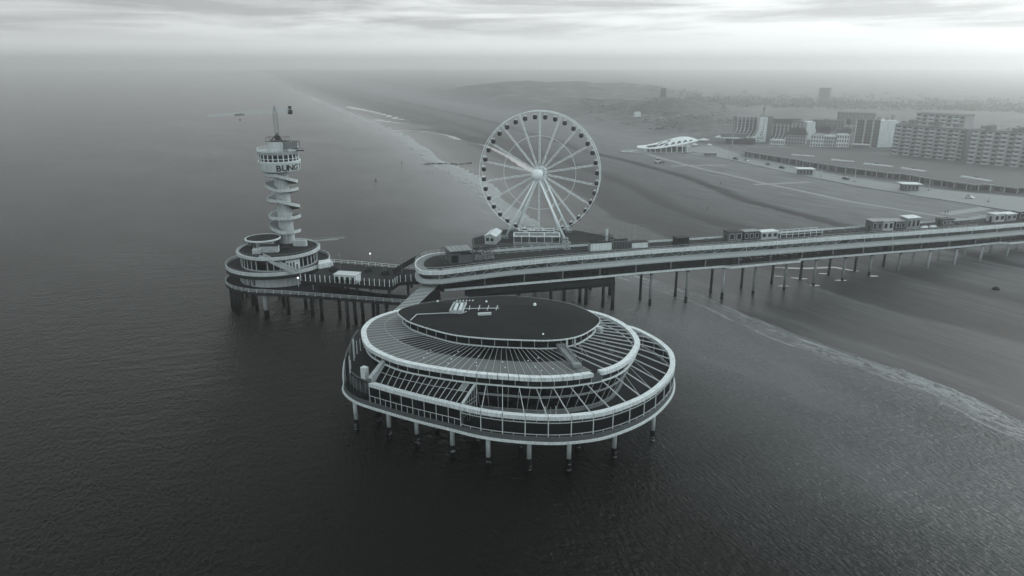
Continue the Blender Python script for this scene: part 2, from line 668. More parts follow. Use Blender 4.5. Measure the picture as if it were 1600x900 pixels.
def sand_material():
    m, t, b = new_mat('sand')
    pos = t.node('ShaderNodeNewGeometry').outputs['Position']
    d = shore_attr(t)
    at2 = t.node('ShaderNodeAttribute')
    at2.attribute_name = 'dune'
    dune = at2.outputs['Fac']
    along = t.stretch(pos, -64, 5.0)                       # drawn out along the shore
    big = t.noise(along, 0.05, 5.0, 0.55)
    mid = t.noise(along, 0.35, 5.0, 0.6)
    fine = t.noise(pos, 2.2, 5.0, 0.7)
    wob = t.noise(t.stretch(pos, -64, 3.0), 0.09, 6.0, 0.6)
    dw = t.m('ADD', d, t.m('ADD', t.m('MULTIPLY_ADD', big, 12.0, -6.0), t.m('MULTIPLY_ADD', wob, 7.0, -3.5)))
    x = t.m('DIVIDE', dw, 260.0)
    # wet, rippled low beach, its sheen painted in as paler bands, darker runnels at 40 and 76 m, the dry upper beach beyond the scarp
    col = t.ramp(x, [(0.0, .030), (.03, .055), (.05, .026), (.10, .040), (.148, .062), (.154, .016), (.19, .022), (.22, .038), (.265, .058), (.272, .022), (.295, .03), (.325, .07),
                     (.437, .10), (.443, .030), (.456, .038), (.470, .115), (.75, .135), (1.0, .12)])
    ft = t.m('MULTIPLY', t.m('MULTIPLY_ADD', mid, 0.9, 0.55), t.m('MULTIPLY_ADD', fine, 0.6, 0.7))
    col = t.m('MULTIPLY', col, ft)
    # wheel tracks and trampled lines on the dry sand
    tr = t.noise(t.stretch(pos, -58, 14.0), 0.55, 6.0, 0.62)
    col = t.m('MULTIPLY', col, t.ramp(tr, [(.34, 0.55), (.45, 0.92), (.56, 1.03), (.67, 1.5)]))
    # dunes: marram grass in clumps over pale sand
    gr = t.m('ADD', t.m('MULTIPLY', t.noise(pos, 0.03, 6.0, 0.65), 0.7), t.m('MULTIPLY', t.noise(pos, 0.2, 5.0, 0.7), 0.3))
    dcol = t.ramp(gr, [(.42, .03), (.52, .06), (.62, .17)])
    mx = t.node('ShaderNodeMix')
    t.L.new(dune, mx.inputs[0])
    t.L.new(col, mx.inputs[2])
    t.L.new(dcol, mx.inputs[3])
    town = t.m('MULTIPLY', t.ramp(t.m('DIVIDE', d, 400.0), [(.56, 0.0), (.62, 1.0)]), t.m('SUBTRACT', 1.0, dune))
    blot = t.ramp(t.m('ADD', t.m('MULTIPLY', t.noise(pos, 0.018, 4.0, 0.6), 0.6), t.m('MULTIPLY', t.noise(pos, 0.12, 4.0, 0.65), 0.4)), [(.40, .05), (.52, .085), (.62, .16)])
    mx2 = t.node('ShaderNodeMix')
    t.L.new(town, mx2.inputs[0])
    t.L.new(mx.outputs[0], mx2.inputs[2])
    t.L.new(blot, mx2.inputs[3])
    t.L.new(t.grey(mx2.outputs[0]), b.inputs['Base Color'])
    rg = t.ramp(t.m('DIVIDE', dw, 130.0), [(0.0, .28), (.10, .32), (.28, .45), (.5, .65), (.9, .9)])
    t.L.new(rg, b.inputs['Roughness'])
    b.inputs['Specular IOR Level'].default_value = 0.22
    bn = t.node('ShaderNodeBump')
    bn.inputs['Strength'].default_value = 0.5
    bn.inputs['Distance'].default_value = 0.25
    t.L.new(t.m('ADD', t.m('MULTIPLY', mid, 0.8), t.m('MULTIPLY', fine, 0.35)), bn.inputs['Height'])
    t.L.new(bn.outputs[0], b.inputs['Normal'])
    return m


def water_material(pool=False):
    m, t, b = new_mat('pool_water' if pool else 'sea_water')
    pos = t.node('ShaderNodeNewGeometry').outputs['Position']
    if pool:
        b.inputs['Base Color'].default_value = (.10, .105, .106, 1)
        b.inputs['Roughness'].default_value = 0.04
        b.inputs['IOR'].default_value = 1.9
        return m
    d = shore_attr(t)
    big = t.noise(pos, 0.02, 4.0, 0.55)
    dn = t.m('ADD', d, t.m('MULTIPLY_ADD', big, 40.0, -20.0))
    # suspended sand makes the water paler towards the beach
    x = t.m('MULTIPLY_ADD', dn, 1 / 120.0, 1.0)
    turb = t.ramp(x, [(0.0, .001), (.25, .004), (.5, .045), (.75, .10), (1.0, .11)])
    patch = t.noise(t.stretch(pos, -64, 3.0), 0.05, 5.0, 0.6)
    turb = t.m('MULTIPLY', turb, t.m('MULTIPLY_ADD', patch, 1.1, 0.45))
    # foam: swash lines that follow the beach, ragged and broken
    rag = t.noise(t.stretch(pos, -62, 3.0), 0.13, 6.0, 0.6)
    lace = t.noise(t.stretch(pos, -62, 2.2), 0.42, 7.0, 0.68, 1.2)
    streak = t.noise(t.stretch(pos, -70, 7.0), 0.30, 6.0, 0.6, 0.5)
    dj = t.m('ADD', d, t.m('MULTIPLY_ADD', rag, 10.0, -5.0))

    def line(c, w):
        return t.m('SUBTRACT', 1.0, t.m('DIVIDE', t.m('ABSOLUTE', t.m('SUBTRACT', dj, c)), w), clamp=True)
    geo = t.node('ShaderNodeSeparateXYZ')
    t.L.new(pos, geo.inputs[0])
    nearer = t.ramp(t.m('DIVIDE', geo.outputs[1], 1000.0), [(.155, 1.0), (.20, 0.25)])
    thin = t.m('MAXIMUM', t.m('MULTIPLY', line(-1.2, 1.1), 0.8), t.m('MULTIPLY', line(-7.5, 0.9), 0.55))
    roll = t.m('MULTIPLY', line(-3.5, 4.5), t.m('MULTIPLY', nearer, t.ramp(lace, [(.44, 0.0), (.50, 0.7), (.60, 1.0)])))
    foam = t.m('MAXIMUM', t.m('MULTIPLY', thin, t.ramp(streak, [(.40, 0.1), (.60, 1.0)])), t.m('MULTIPLY', roll, 0.75))
    far = t.ramp(t.m('DIVIDE', geo.outputs[1], 1000.0), [(.29, 0.0), (.36, 1.0)])
    surf_sheen = t.m('MULTIPLY', t.m('MULTIPLY', t.ramp(t.m('MULTIPLY_ADD', dj, 1 / 45.0, 1.0), [(0.0, 0.0), (.6, .35), (.95, 1.0)]),  # far breakers, with grazing sky reflection painted into the pale colour
                               t.ramp(streak, [(.30, 0.45), (.70, 1.0)])), t.m('MULTIPLY', far, 0.62))
    foam = t.m('MAXIMUM', foam, surf_sheen)
    colr = t.m('ADD', t.m('MULTIPLY', turb, t.m('SUBTRACT', 1.0, foam)), t.m('MULTIPLY', foam, t.m('MULTIPLY_ADD', far, 0.22, 0.34)))
    t.L.new(t.grey(colr), b.inputs['Base Color'])
    t.L.new(t.m('MULTIPLY_ADD', foam, 0.5, t.m('MULTIPLY_ADD', patch, 0.12, 0.10)), b.inputs['Roughness'])
    b.inputs['IOR'].default_value = 1.33
    b.inputs['Specular IOR Level'].default_value = 0.27
    # wind waves: short-crested ripples running in to the beach over a longer, weaker chop
    w1 = t.noise(t.stretch(pos, -60, 2.6), 1.55, 3.0, 0.55, 0.3)
    w2 = t.noise(t.stretch(pos, -25, 2.4), 2.8, 3.0, 0.6)
    w3 = t.noise(t.stretch(pos, 15, 3.0), 0.30, 3.0, 0.55)
    gust = t.ramp(t.noise(t.stretch(pos, -35, 2.5), 0.016, 4.0, 0.6), [(.34, 0.45), (.64, 1.25)])
    hgt = t.m('ADD', t.m('MULTIPLY', t.m('ADD', t.m('MULTIPLY', w1, 0.60), t.m('MULTIPLY', w2, 0.18)), gust), t.m('MULTIPLY', w3, 0.34))
    bn = t.node('ShaderNodeBump')
    bn.inputs['Strength'].default_value = 1.0
    bn.inputs['Distance'].default_value = 1.5
    t.L.new(hgt, bn.inputs['Height'])
    t.L.new(bn.outputs[0], b.inputs['Normal'])
    return m


def land_z(X, Y):
    Z, d, dune = height(X, Y)
    return np.maximum(Z, -2.5), dict(shore=d, dune=dune)


def sea_z(X, Y):
    d = poly_dist(X, Y, SHORE, True)
    ch = np.zeros_like(X)
    return np.zeros_like(X), dict(shore=np.where(d > 3, -60.0, d))


XS = axis([(-5800, -1500, 430), (-1500, -500, 50), (-500, -150, 14), (-150, 30, 5), (30, 290, 2.2), (290, 400, 6), (400, 1000, 25), (1000, 5800, 400)])
YS = axis([(-500, 60, 28), (60, 130, 4), (130, 440, 2.2), (440, 900, 4.5), (900, 1600, 12), (1600, 3000, 70), (3000, 6300, 330)])
grid_mesh('ground', XS, YS, land_z, sand_material())
XW = axis([(-5800, -600, 400), (-600, -100, 12), (-100, 20, 4), (20, 140, 2.0), (140, 200, 5), (200, 500, 30)])
YW = axis([(-500, 60, 28), (60, 130, 4), (130, 440, 2.2), (440, 900, 5), (900, 1600, 14), (1600, 6300, 300)])
grid_mesh('sea', XW, YW, sea_z, water_material())
POOLM = water_material(True)

# haze: one closed box of even air round everything
hz = MB().box((0, 2900, 53.0), (11900, 7000, 114.0)).build('haze', None or M['white'], loc=(0, 2900, -4.0))
hz.data.materials.clear()
hm = bpy.data.materials.new('haze_air')
hm.use_nodes = True
ht = NT(hm)
ht.N.clear()
vol = ht.node('ShaderNodeVolumePrincipled')
vol.inputs['Color'].default_value = (.975, .997, .997, 1)
vol.inputs['Density'].default_value = 0.00048
vol.inputs['Anisotropy'].default_value = 0.84
ho = ht.node('ShaderNodeOutputMaterial')
ht.L.new(vol.outputs[0], ho.inputs['Volume'])
hz.data.materials.append(hm)
tag(hz, 'pale sea mist lying over the water and the coast', None, None, 'stuff')


# ------------------------------------------------------------------ the glass pavilion on piles
PC = (-2.0, 147.0)
FLOOR_PTS = [(-37.2, 142.5), (-36.4, 138.5), (-32.9, 133.8), (-26.2, 129.5), (-19.3, 125.7), (-12.5, 122.4), (-6.2, 119.4), (0, 117.7),
             (7.2, 116.9), (12.8, 117.5), (18.4, 119.4), (25.5, 124.5), (30.7, 130.6), (34.9, 138.6), (36.5, 147), (35.6, 153.3),
             (33.8, 158), (30, 164), (23, 168), (14, 170.5), (0, 172), (-15, 172), (-27, 172), (-36.5, 170), (-39.6, 164), (-39.9, 156), (-38.6, 148)]
RING_PTS = [(-29.5, 161.2), (-33, 156.6), (-34.1, 151.8), (-33.8, 147), (-31.2, 139.6), (-26.4, 134), (-20.6, 130), (-10, 126), (0, 123.9),
            (6.1, 123.3), (12.4, 124.2), (18.9, 126.9), (23.3, 131.2), (26.7, 138), (27.9, 143.4), (27, 150.4), (24.3, 156.7), (20.5, 161),
            (13.5, 164.8), (5, 166.4), (-5, 167), (-16, 167), (-24, 165)]
ROOF_PTS = [(-26.2, 152.3), (-24.8, 148.6), (-21.7, 144.5), (-13.5, 138.4), (-6.7, 136.1), (0, 135.1), (7.9, 134.7), (13.3, 136.5),
            (17.1, 140.8), (19.5, 146), (18.8, 150.2), (15, 156.4), (9.2, 160.6), (0, 163.6), (-9.4, 162.6), (-18.4, 159.6), (-24, 156)]


class Polar:
    """A closed plan curve read by the direction from the pavilion's centre."""

    def __init__(s, pts):
        a = [math.atan2(p[1] - PC[1], p[0] - PC[0]) for p in pts]
        r = [math.dist(p, PC) for p in pts]
        z = sorted(zip(a, r))
        s.a = np.array([k[0] for k in z])
        s.r = np.array([k[1] for k in z])

    def __call__(s, th, z=None):
        th = (th + math.pi) % (2 * math.pi) - math.pi
        r = float(np.interp(th, s.a, s.r, period=2 * math.pi))
        p = (PC[0] + r * math.cos(th), PC[1] + r * math.sin(th))
        return p if z is None else (p[0], p[1], z)


def closed_curve(pts):
    c = catmull(pts, 12)
    area = sum(a[0] * b[1] - b[0] * a[1] for a, b in zip(c, c[1:] + c[:1]))
    return c if area > 0 else c[::-1]            # counter-clockwise


def inset(c, d):
    return Polar(offset_closed(c, d))


cF, cR, cT = closed_curve(FLOOR_PTS), closed_curve(RING_PTS), closed_curve(ROOF_PTS)


def ang(x, y):
    return math.atan2(y - PC[1], x - PC[0])


TH = [2 * math.pi * i / 240 - math.pi for i in range(240)]


def arc(pol, a, b, n, z=None):
    return [pol(a + (b - a) * i / n, z) for i in range(n + 1)]


def arc_thetas(pol, a, b, step):
    """Directions whose points are about `step` metres apart along the curve from a to b."""
    n = 600
    p = [pol(a + (b - a) * i / n) for i in range(n + 1)]
    cum = [0.0]
    for q, w in zip(p, p[1:]):
        cum.append(cum[-1] + math.dist(q, w))
    k = max(1, round(cum[-1] / step))
    return [a + (b - a) * float(np.interp(cum[-1] * i / k, cum, range(n + 1))) / n for i in range(k + 1)]


def band(mb, pol_out, pol_in, z0, z1, a, b, n=60):
    o, i = arc(pol_out, a, b, n), arc(pol_in, a, b, n)
    return mb.loft([at_z(o, z0), at_z(o, z1), at_z(i, z1), at_z(i, z0)], ring=True)


def ringband(mb, pol_out, pol_in, z0, z1):
    o, i = [pol_out(t) for t in TH], [pol_in(t) for t in TH]
    return mb.loft([at_z(o, z0), at_z(o, z1), at_z(i, z1), at_z(i, z0)], closed=True, ring=True)


def wallband(mb, pa, za, pb, zb, a, b, n=60):
    return mb.loft([arc(pa, a, b, n, za), arc(pb, a, b, n, zb)])


def pavilion():
    root = thing('pavilion', (PC[0], PC[1], 0), 'oval glass restaurant pavilion with stepped white rings standing on piles in the sea', 'pavilion')
    F0, Fout, F5 = Polar(cF), inset(cF, -0.35), inset(cF, 0.5)
    aL, aR = ang(-29.6, 131.3), ang(-9.9, 121.2)          # ends of the closed, roofed stretch at the front left
    aE = ang(22, 168.3)                                    # where the open pergola ends at the back
    aB = ang(-39.5, 165) - 2 * math.pi                     # back of the left terrace
    GAP = ang(16.2, 125.3)                                 # break in the upper ring
    TWO = 2 * math.pi
    # floor, edge beam, stepped skirt
    fl = MB()
    fl.loft([[F5(t, 7.85) for t in TH], [F5(t, 6.9) for t in TH]], closed=True)
    fl.poly([F5(t, 7.85) for t in TH]).poly([F5(t, 6.9) for t in TH][::-1])
    fl.build('terrace_deck', M['plank'], root)
    ringband(MB(), Fout, F5, 6.7, 7.1).build('edge_beam', M['white'], root)
    sk = MB()
    for k in range(3):
        ringband(sk, inset(cF, 0.02 + 0.06 * k), inset(cF, 0.3), 7.13 + 0.33 * k, 7.40 + 0.33 * k)
    sk.build('slatted_skirt', M['skirt'], root)
    under = MB()
    for t in arc_thetas(F0, -math.pi, math.pi, 7.5)[:-1]:
        p = F5(t)
        under.bar((p[0], p[1], 6.55), (PC[0] + (p[0] - PC[0]) * .25, PC[1] + (p[1] - PC[1]) * .25, 6.55), 0.5, 0.7)
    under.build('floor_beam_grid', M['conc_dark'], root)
    # outer ring: white sections with narrow joints, post and rail screens of clear glass below
    O0, O1 = inset(cF, 0.02), inset(cF, 1.15)
    jt = arc_thetas(F0, aL, aR, 2.6)
    jo = arc_thetas(F0, aR, aE, 4.35)
    for nm, js in (('outer_ring', jt), ('outer_ring', jo)):
        w = MB()
        for a, b in zip(js, js[1:]):
            g = (b - a) * 0.014
            band(w, O0, O1, 11.55, 12.35, a + g, b - g, 5)
        w.build(nm, M['white'], root)
    O2 = inset(cF, 0.18)
    scr, pan = MB(), MB()
    for a, b in zip(jo, jo[1:]):
        p = O2(a)
        scr.bar((p[0], p[1], 8.1), (p[0], p[1], 11.55), 0.2)
        m_ = (a + b) / 2
        for th in (a + (b - a) * .5,):
            q = O2(th)
            scr.bar((q[0], q[1], 8.1), (q[0], q[1], 8.55), 0.12)
            scr.bar((q[0], q[1], 11.0), (q[0], q[1], 11.55), 0.12)
        for zz in (8.55, 10.98):
            for q, r_ in zip(arc(O2, a, b, 3, zz), arc(O2, a, b, 3, zz)[1:]):
                scr.bar(q, r_, 0.13)
        wallband(pan, O2, 8.6, O2, 10.9, a + (b - a) * .03, b - (b - a) * .03, 4)
    scr.build('windscreen_frame', M['rib'], root)
    pan.build('windscreen_glass', M['clear'], root)
    # pergola rafters over the open terrace
    W2 = inset(cR, 0.9)
    for th in jo[1:]:
        th2 = ang(*W2(th))
        a, b = W2(th, 14.75), O1(th, 12.15)
        MB().bar(a, b, 0.12, 0.22).build('rafter', M['rib'], root)
    # diagonal ties near the right end
    ti = MB()
    for th in jo[9:12]:
        a, b = O1(th, 12.1), W2(th + 0.10, 14.7)
        ti.bar(a, b, 0.06)
    ti.build('tie_rod_frame', M['rib'], root)
    # closed stretch at the front left: glass facade, sloping dark roof with ribs, glazed end wall
    fac = MB()
    wallband(fac, O2, 8.1, O2, 11.56, aL, aR, 40)
    fac.build('facade_glazing', M['glass'], root)
    mul = MB()
    for k, th in enumerate(jt):
        p = inset(cF, 0.1)(th)
        mul.bar((p[0], p[1], 8.1), (p[0], p[1], 11.56), 0.11)
    for a, b in zip(jt, jt[1:]):
        p = inset(cF, 0.1)((a + b) / 2)
        mul.bar((p[0], p[1], 8.1), (p[0], p[1], 9.5), 0.09)
    Fm = inset(cF, 0.1)
    for q, r_ in zip(arc(Fm, aL, aR, 30, 9.5), arc(Fm, aL, aR, 30, 9.5)[1:]):
        mul.bar(q, r_, 0.11)
    mul.build('facade_frame', M['rib'], root)
    aL2, aR2 = ang(-25.8, 135.6), ang(-7.2, 125.4)
    n = 30
    lo, hi = arc(O1, aL, aR, n, 12.3), arc(W2, aL2, aR2, n, 14.85)
    MB().loft([lo, hi]).build('lower_roof', M['glass_roof'], root)
    rb = MB()
    for k in range(0, n + 1, 2):
        a, b = Vector(lo[k]), Vector(hi[k])
        up = Vector((0, 0, 0.06))
        rb.bar(a + up, b + up, 0.09, 0.12)
    mid_ = [tuple(Vector(a) * .45 + Vector(b) * .55 + Vector((0, 0, 0.05))) for a, b in zip(lo, hi)]
    for a, b in zip(mid_, mid_[1:]):
        rb.bar(a, b, 0.07, 0.1)
    rb.build('roof_rib', M['rib'], root)
    k0, k1 = 26, 28
    lp = [Vector(lo[k0]).lerp(Vector(hi[k0]), .56), Vector(lo[k1]).lerp(Vector(hi[k1]), .56), Vector(lo[k1]).lerp(Vector(hi[k1]), .98),
          Vector(lo[k0]).lerp(Vector(hi[k0]), .98)]
    tag(MB().poly([tuple(p + Vector((0, 0, .03))) for p in lp]).build('roof_panel', M['glass_pale'], root), 'single pale panel in the dark sloping roof')
    ew = MB()
    A0, A1 = O1(aR), W2(aR2)
    ew.bar((A0[0], A0[1], 12.35), (A1[0], A1[1], 14.95), 0.42, 0.4)
    ew.bar((A0[0], A0[1], 7.9), (A0[0], A0[1], 12.3), 0.35)
    ew.bar((A1[0], A1[1], 7.9), (A1[0], A1[1], 14.8), 0.2)
    for k in range(1, 6):
        t = k / 6
        x, y = A0[0] + (A1[0] - A0[0]) * t, A0[1] + (A1[1] - A0[1]) * t
        ew.bar((x, y, 7.9), (x, y, 12.3 + 2.5 * t), 0.09)
    for zz in (9.4, 11.2, 12.0):
        ew.bar((A0[0], A0[1], zz), (A1[0], A1[1], zz), 0.09)
    ew.build('end_frame', M['rib'], root)
    MB().poly([(A0[0] - .2, A0[1], 7.9), (A1[0] - .2, A1[1], 7.9), (A1[0] - .2, A1[1], 14.7), (A0[0] - .2, A0[1], 12.2)]).build('end_glazing', M['glass'], root)
    B0, B1 = F5(aL), W2(aL2)
    MB().loft([[(B0[0], B0[1], 7.9), (B0[0], B0[1], 13.2), (B0[0] - .8, B0[1] + .5, 13.2), (B0[0] - .8, B0[1] + .5, 7.9)],
               [(B1[0], B1[1], 7.9), (B1[0], B1[1], 15.7), (B1[0] - .8, B1[1] + .5, 15.7), (B1[0] - .8, B1[1] + .5, 7.9)]],
              closed=True).build('side_wall', M['stone'], root)
    ax = arc_thetas(F0, aB + .03, aL - .005, 1.6)
    AX = inset(cF, 1.5)
    axp = [AX(t) for t in ax]
    MB().prism(axp + [W2(aL2), W2(ang(-33, 151)), W2(ang(-31, 158)), (-31, 163)], 11.2, 11.6).build('annex_roof', M['plank'], root)
    MB().loft([at_z(axp, 11.1), at_z(axp, 11.8), at_z(offset_open(axp, .25), 11.8), at_z(offset_open(axp, .25), 11.1)], ring=True).build('annex_roof_edge', M['skirt'], root)
    MB().loft([at_z(axp, 7.86), at_z(axp, 11.2)]).build('annex_glazing', M['glass_mid'], root)
    af = MB()
    for p in axp:
        af.bar((p[0], p[1], 7.9), (p[0], p[1], 11.2), .1)
    af.loft([at_z(axp, 8.9), at_z(axp, 9.0), at_z(offset_open(axp, .05), 9.0), at_z(offset_open(axp, .05), 8.9)], ring=True)
    af.build('annex_glazing_frame', M['steel'], root)
    MB().box((-30.9, 135.2, 12.9), (1.3, 1.1, 2.7), R(-35)).build('wall_block', M['white'], root)
    # left terrace: parapet screens and tall posts
    rp = MB()
    tl = arc_thetas(F0, aB + 0.02, aL - 0.0, 2.2)
    railing(rp, [inset(cF, 0.3)(t) for t in tl], 8.0, 1.2, 2.2, 0.04, 3)
    rp.build('terrace_railing', M['steel'], root)
    for x, y, zt_ in ((-34.7, 138.2, 15.4), (-35.0, 140.2, 13.6), (-35.2, 144.6, 16.6), (-35.4, 146.2, 16.2), (-35.3, 148.4, 14.8), (-34.9, 150.2, 14.6), (-34.4, 152.0, 14.3), (-33.9, 153.6, 14.2)):
        MB().tube((x, y, 11.55), (x, y, zt_), 0.14, 0.11, 8).build('terrace_post', M['rib'], root)
    wallband(MB(), inset(cF, 0.25), 8.15, inset(cF, 0.25), 9.6, ang(-36.9, 140.5) - 0.0, aL, 14).build('terrace_screen', M['clear'], root)
    # two-storey curtain wall behind the terraces
    W3 = inset(cR, 3.6)
    cw = MB()
    cw.loft([[W2(t, 14.75) for t in TH], [W3(t, 7.86) for t in TH]], closed=True)
    cw.build('curtain_wall', M['glass'], root)
    cm = MB()
    W2m, W3m = inset(cR, 0.78), inset(cR, 3.48)
    for k, th in enumerate(arc_thetas(W2, aR2, aE, 2.15)):
        cm.bar(W2m(th, 14.7), W3m(th, 7.9), 0.10)
    for f in (0.33, 0.38, 0.86):
        zz = 14.75 - f * 6.9
        pol = inset(cR, 0.78 + 2.7 * f)
        c = arc(pol, aR2, aE, 70, zz)
        for a, b in zip(c, c[1:]):
            cm.bar(a, b, 0.10)
    cm.build('curtain_wall_frame', M['rib'], root)
    pl = MB()
    band(pl, inset(cR, 3.1), inset(cR, 3.55), 7.86, 8.6, aR2, aE, 60)
    pl.build('wall_plinth', M['conc'], root)
    dr = MB()
    d0 = ang(7.0, 127.9)
    dl, dr_ = inset(cR, 3.0)(d0 - .045), inset(cR, 3.0)(d0 + .045)
    for p in (dl, dr_):
        dr.bar((p[0], p[1], 7.9), (p[0], p[1], 11.0), 0.34, 0.3)
    dr.bar((dl[0], dl[1], 11.05), (dr_[0], dr_[1], 11.05), 0.3, 0.25)
    dr.bar(((dl[0] + dr_[0]) / 2, (dl[1] + dr_[1]) / 2, 7.9), ((dl[0] + dr_[0]) / 2, (dl[1] + dr_[1]) / 2, 11), 0.14)
    dr.build('door_frame', M['rib'], root)
    # upper floor plate, middle window row, white sill lines
    up = MB()
    up.poly([W2(t, 14.78) for t in TH]).poly([W2(t, 14.6) for t in TH][::-1])
    up.build('upper_floor', M['plank'], root)
    ringband(MB(), inset(cR, 0.55), inset(cR, 1.0), 14.8, 15.02).build('sill_ring', M['white_clean'], root)
    wallband(MB(), W2, 15.0, W2, 16.55, ang(-29.5, 161.2) - 2 * math.pi, GAP, 150).build('window', M['glass'], root)
    mm = MB()
    for th in arc_thetas(W2, -math.pi * 1.15, GAP, 2.55):
        p = inset(cR, 0.75)(th)
        mm.bar((p[0], p[1], 15.0), (p[0], p[1], 16.5), 0.11)
    mm.build('window_frame', M['rib'], root)
    gp0, gp1 = GAP, ang(20.3, 128.2)
    MB().loft([arc(inset(cR, 0.6), gp0, ang(17.8, 126.8), 4, 14.9), arc(inset(cR, 0.6), gp0, ang(17.8, 126.8), 4, 16.9)]).build('blank_panel', M['skirt'], root)
    # upper terrace parapet (right part): glass screens under the ring
    us = MB()
    ths = arc_thetas(W2, gp0, aE, 2.4)
    for th in ths:
        p = inset(cR, 0.75)(th)
        us.bar((p[0], p[1], 15.0), (p[0], p[1], 16.5), 0.10)
    us.build('upper_screen_frame', M['rib'], root)
    wallband(MB(), W2, 15.05, W2, 16.4, gp0 + 0.12, aE, 60).build('upper_screen_glass', M['clear'], root)
    # second white ring
    R0, R1 = Polar(cR), inset(cR, 1.2)
    jr = arc_thetas(R0, -math.pi * 1.22, GAP - 0.005, 2.1)
    w = MB()
    for a, b in zip(jr, jr[1:]):
        g = (b - a) * 0.028
        band(w, R0, R1, 16.5, 17.3, a + g, b - g, 4)
    w.build('ring', M['white'], root)
    jr2 = arc_thetas(R0, ang(17.6, 126.3), math.pi * 0.80, 4.3)
    w = MB()
    for a, b in zip(jr2, jr2[1:]):
        g = (b - a) * 0.004
        band(w, R0, R1, 16.5, 17.3, a + g, b - g, 5)
    w.build('ring', M['white'], root)
    # ring-shaped roof between the middle ring and the top storey
    T1 = inset(cT, 1.15)
    a0, a1 = -math.pi * 1.22, ang(13.0, 129.5)
    n = 110
    ri, ro = arc(T1, a0, a1, n, 18.2), arc(inset(cR, 1.15), a0, a1, n, 17.25)
    fr = []
    for k in range(n + 1):
        th = a0 + (a1 - a0) * k / n
        x = ri[k][0]
        f = 0.52 if ri[k][0] > -22 else max(0.0, 0.52 - (-22 - ri[k][0]) * 0.35)
        f = f if th > -math.pi * 0.93 else 0.0
        fr.append(tuple(Vector(ri[k]).lerp(Vector(ro[k]), f)))
    MB().loft([fr, ro]).build('ring_roof_outer', M['glass_grey'], root)
    MB().loft([ri, fr]).build('ring_roof_inner', M['glass_roof'], root)
    rr = MB()
    for th in arc_thetas(R0, a0, a1, 1.75):
        up_ = Vector((0, 0, 0.05))
        rr.bar(Vector(T1(th, 18.2)) + up_, Vector(inset(cR, 1.15)(th, 17.25)) + up_, 0.05, 0.08)
    for k, (a, b) in enumerate(zip(ri, ri[1:])):
        if k < 42:
            p, q = Vector(a).lerp(Vector(ro[k]), .55), Vector(b).lerp(Vector(ro[k + 1]), .55)
            rr.bar(p + Vector((0, 0, .05)), q + Vector((0, 0, .05)), 0.06, 0.08)
    rr.build('ring_roof_rib', M['rib'], root)
    for k, f in ((50, .5), (51, .62), (53, .8), (60, .35), (61, .52), (62, .68), (63, .85), (72, .45), (73, .7), (74, .82), (84, .6), (85, .8), (95, .5), (96, .72), (97, .85), (100, .4), (101, .8)):
        p = Vector(ri[k]).lerp(Vector(ro[k]), f)
        MB().lathe((p.x, p.y), [(0.0, p.z + .06), (.14, p.z + .08), (.14, p.z + .2), (0, p.z + .24)], 8).build('roof_light', M['white_clean'], root)
    # open rafters over the right-hand terrace
    for th in arc_thetas(R0, ang(17.2, 129.2), math.pi * 0.34, 2.45):
        MB().bar(T1(th, 18.1), R1(th, 17.0), 0.11, 0.22).build('rafter', M['rib'], root)
    ti = MB()
    for th in (ang(14, 131), ang(17, 133), ang(19, 136)):
        q = T1(th + .12)
        ti.bar((q[0], q[1], 14.9), T1(th, 18.1), .1)
        ti.bar((q[0] + 1.2, q[1] - 1.6, 14.9), T1(th, 18.1), .1)
    ti.build('prop_strut_frame', M['rib'], root)
    # stair casing across the ring roof
    st = MB()
    c0, c1 = Vector((10.0, 135.6, 18.75)), Vector((12.9, 127.4, 17.75))
    st.bar(c0, c1, 1.5, 0.5)
    dd = (c1 - c0).normalized()
    sd = Vector((-dd.y, dd.x, 0)).normalized()
    for s_ in (-.68, .68):
        st.bar(c0 + sd * s_ + Vector((0, 0, .42)), c1 + sd * s_ + Vector((0, 0, .42)), .14, .4)
    st.box((12.75, 127.8, 18.15), (1.8, 1.2, 0.5), math.atan2(dd.y, dd.x) + math.pi / 2)
    st.box((10.05, 135.5, 19.1), (1.7, 1.0, 0.5), math.atan2(dd.y, dd.x) + math.pi / 2)
    st.build('stair_casing', M['conc'], root)
    # top storey: dark windows, white sill, wide flat roof with a ridge
    wallband(MB(), T1, 18.2, T1, 20.2, -math.pi * 1.25, math.pi * 0.75, 200).build('top_window', M['glass'], root)
    tm = MB()
    for th in arc_thetas(T1, -math.pi, math.pi, 2.75)[:-1]:
        p = inset(cT, 1.02)(th)
        tm.bar((p[0], p[1], 18.2), (p[0], p[1], 20.2), 0.11)
    for x, y in ((11.4, 135.8), (13.2, 137.4)):
        tm.bar((x, y, 18.0), (x, y, 20.2), .42, .42)
    tm.build('top_window_frame', M['rib'], root)
    ringband(MB(), inset(cT, 0.85), inset(cT, 1.2), 18.12, 18.36).build('top_sill', M['white_clean'], root)
    ringband(MB(), Polar(cT), inset(cT, 0.5), 20.25, 20.52).build('roof_fascia', M['white'], root)
    ap, rl = (5.2, 152.0, 22.0), (-17.0, 156.5, 21.4)
    rf = MB()
    T02 = inset(cT, 0.12)
    rim = [T02(t, 20.54) for t in TH]

    def ridge_pt(p):
        ax, ay = ap[0] - rl[0], ap[1] - rl[1]
        t = max(0, min(1, ((p[0] - rl[0]) * ax + (p[1] - rl[1]) * ay) / (ax * ax + ay * ay)))
        return tuple(rl[i] + (ap[i] - rl[i]) * t for i in range(3))
    rg = [ridge_pt(p) for p in rim]
    rings = [[tuple(a[i] + (b[i] - a[i]) * f for i in range(3)) for a, b in zip(rim, rg)] for f in (0, .25, .5, .75, 1.0)]
    rf.loft(rings, closed=True)
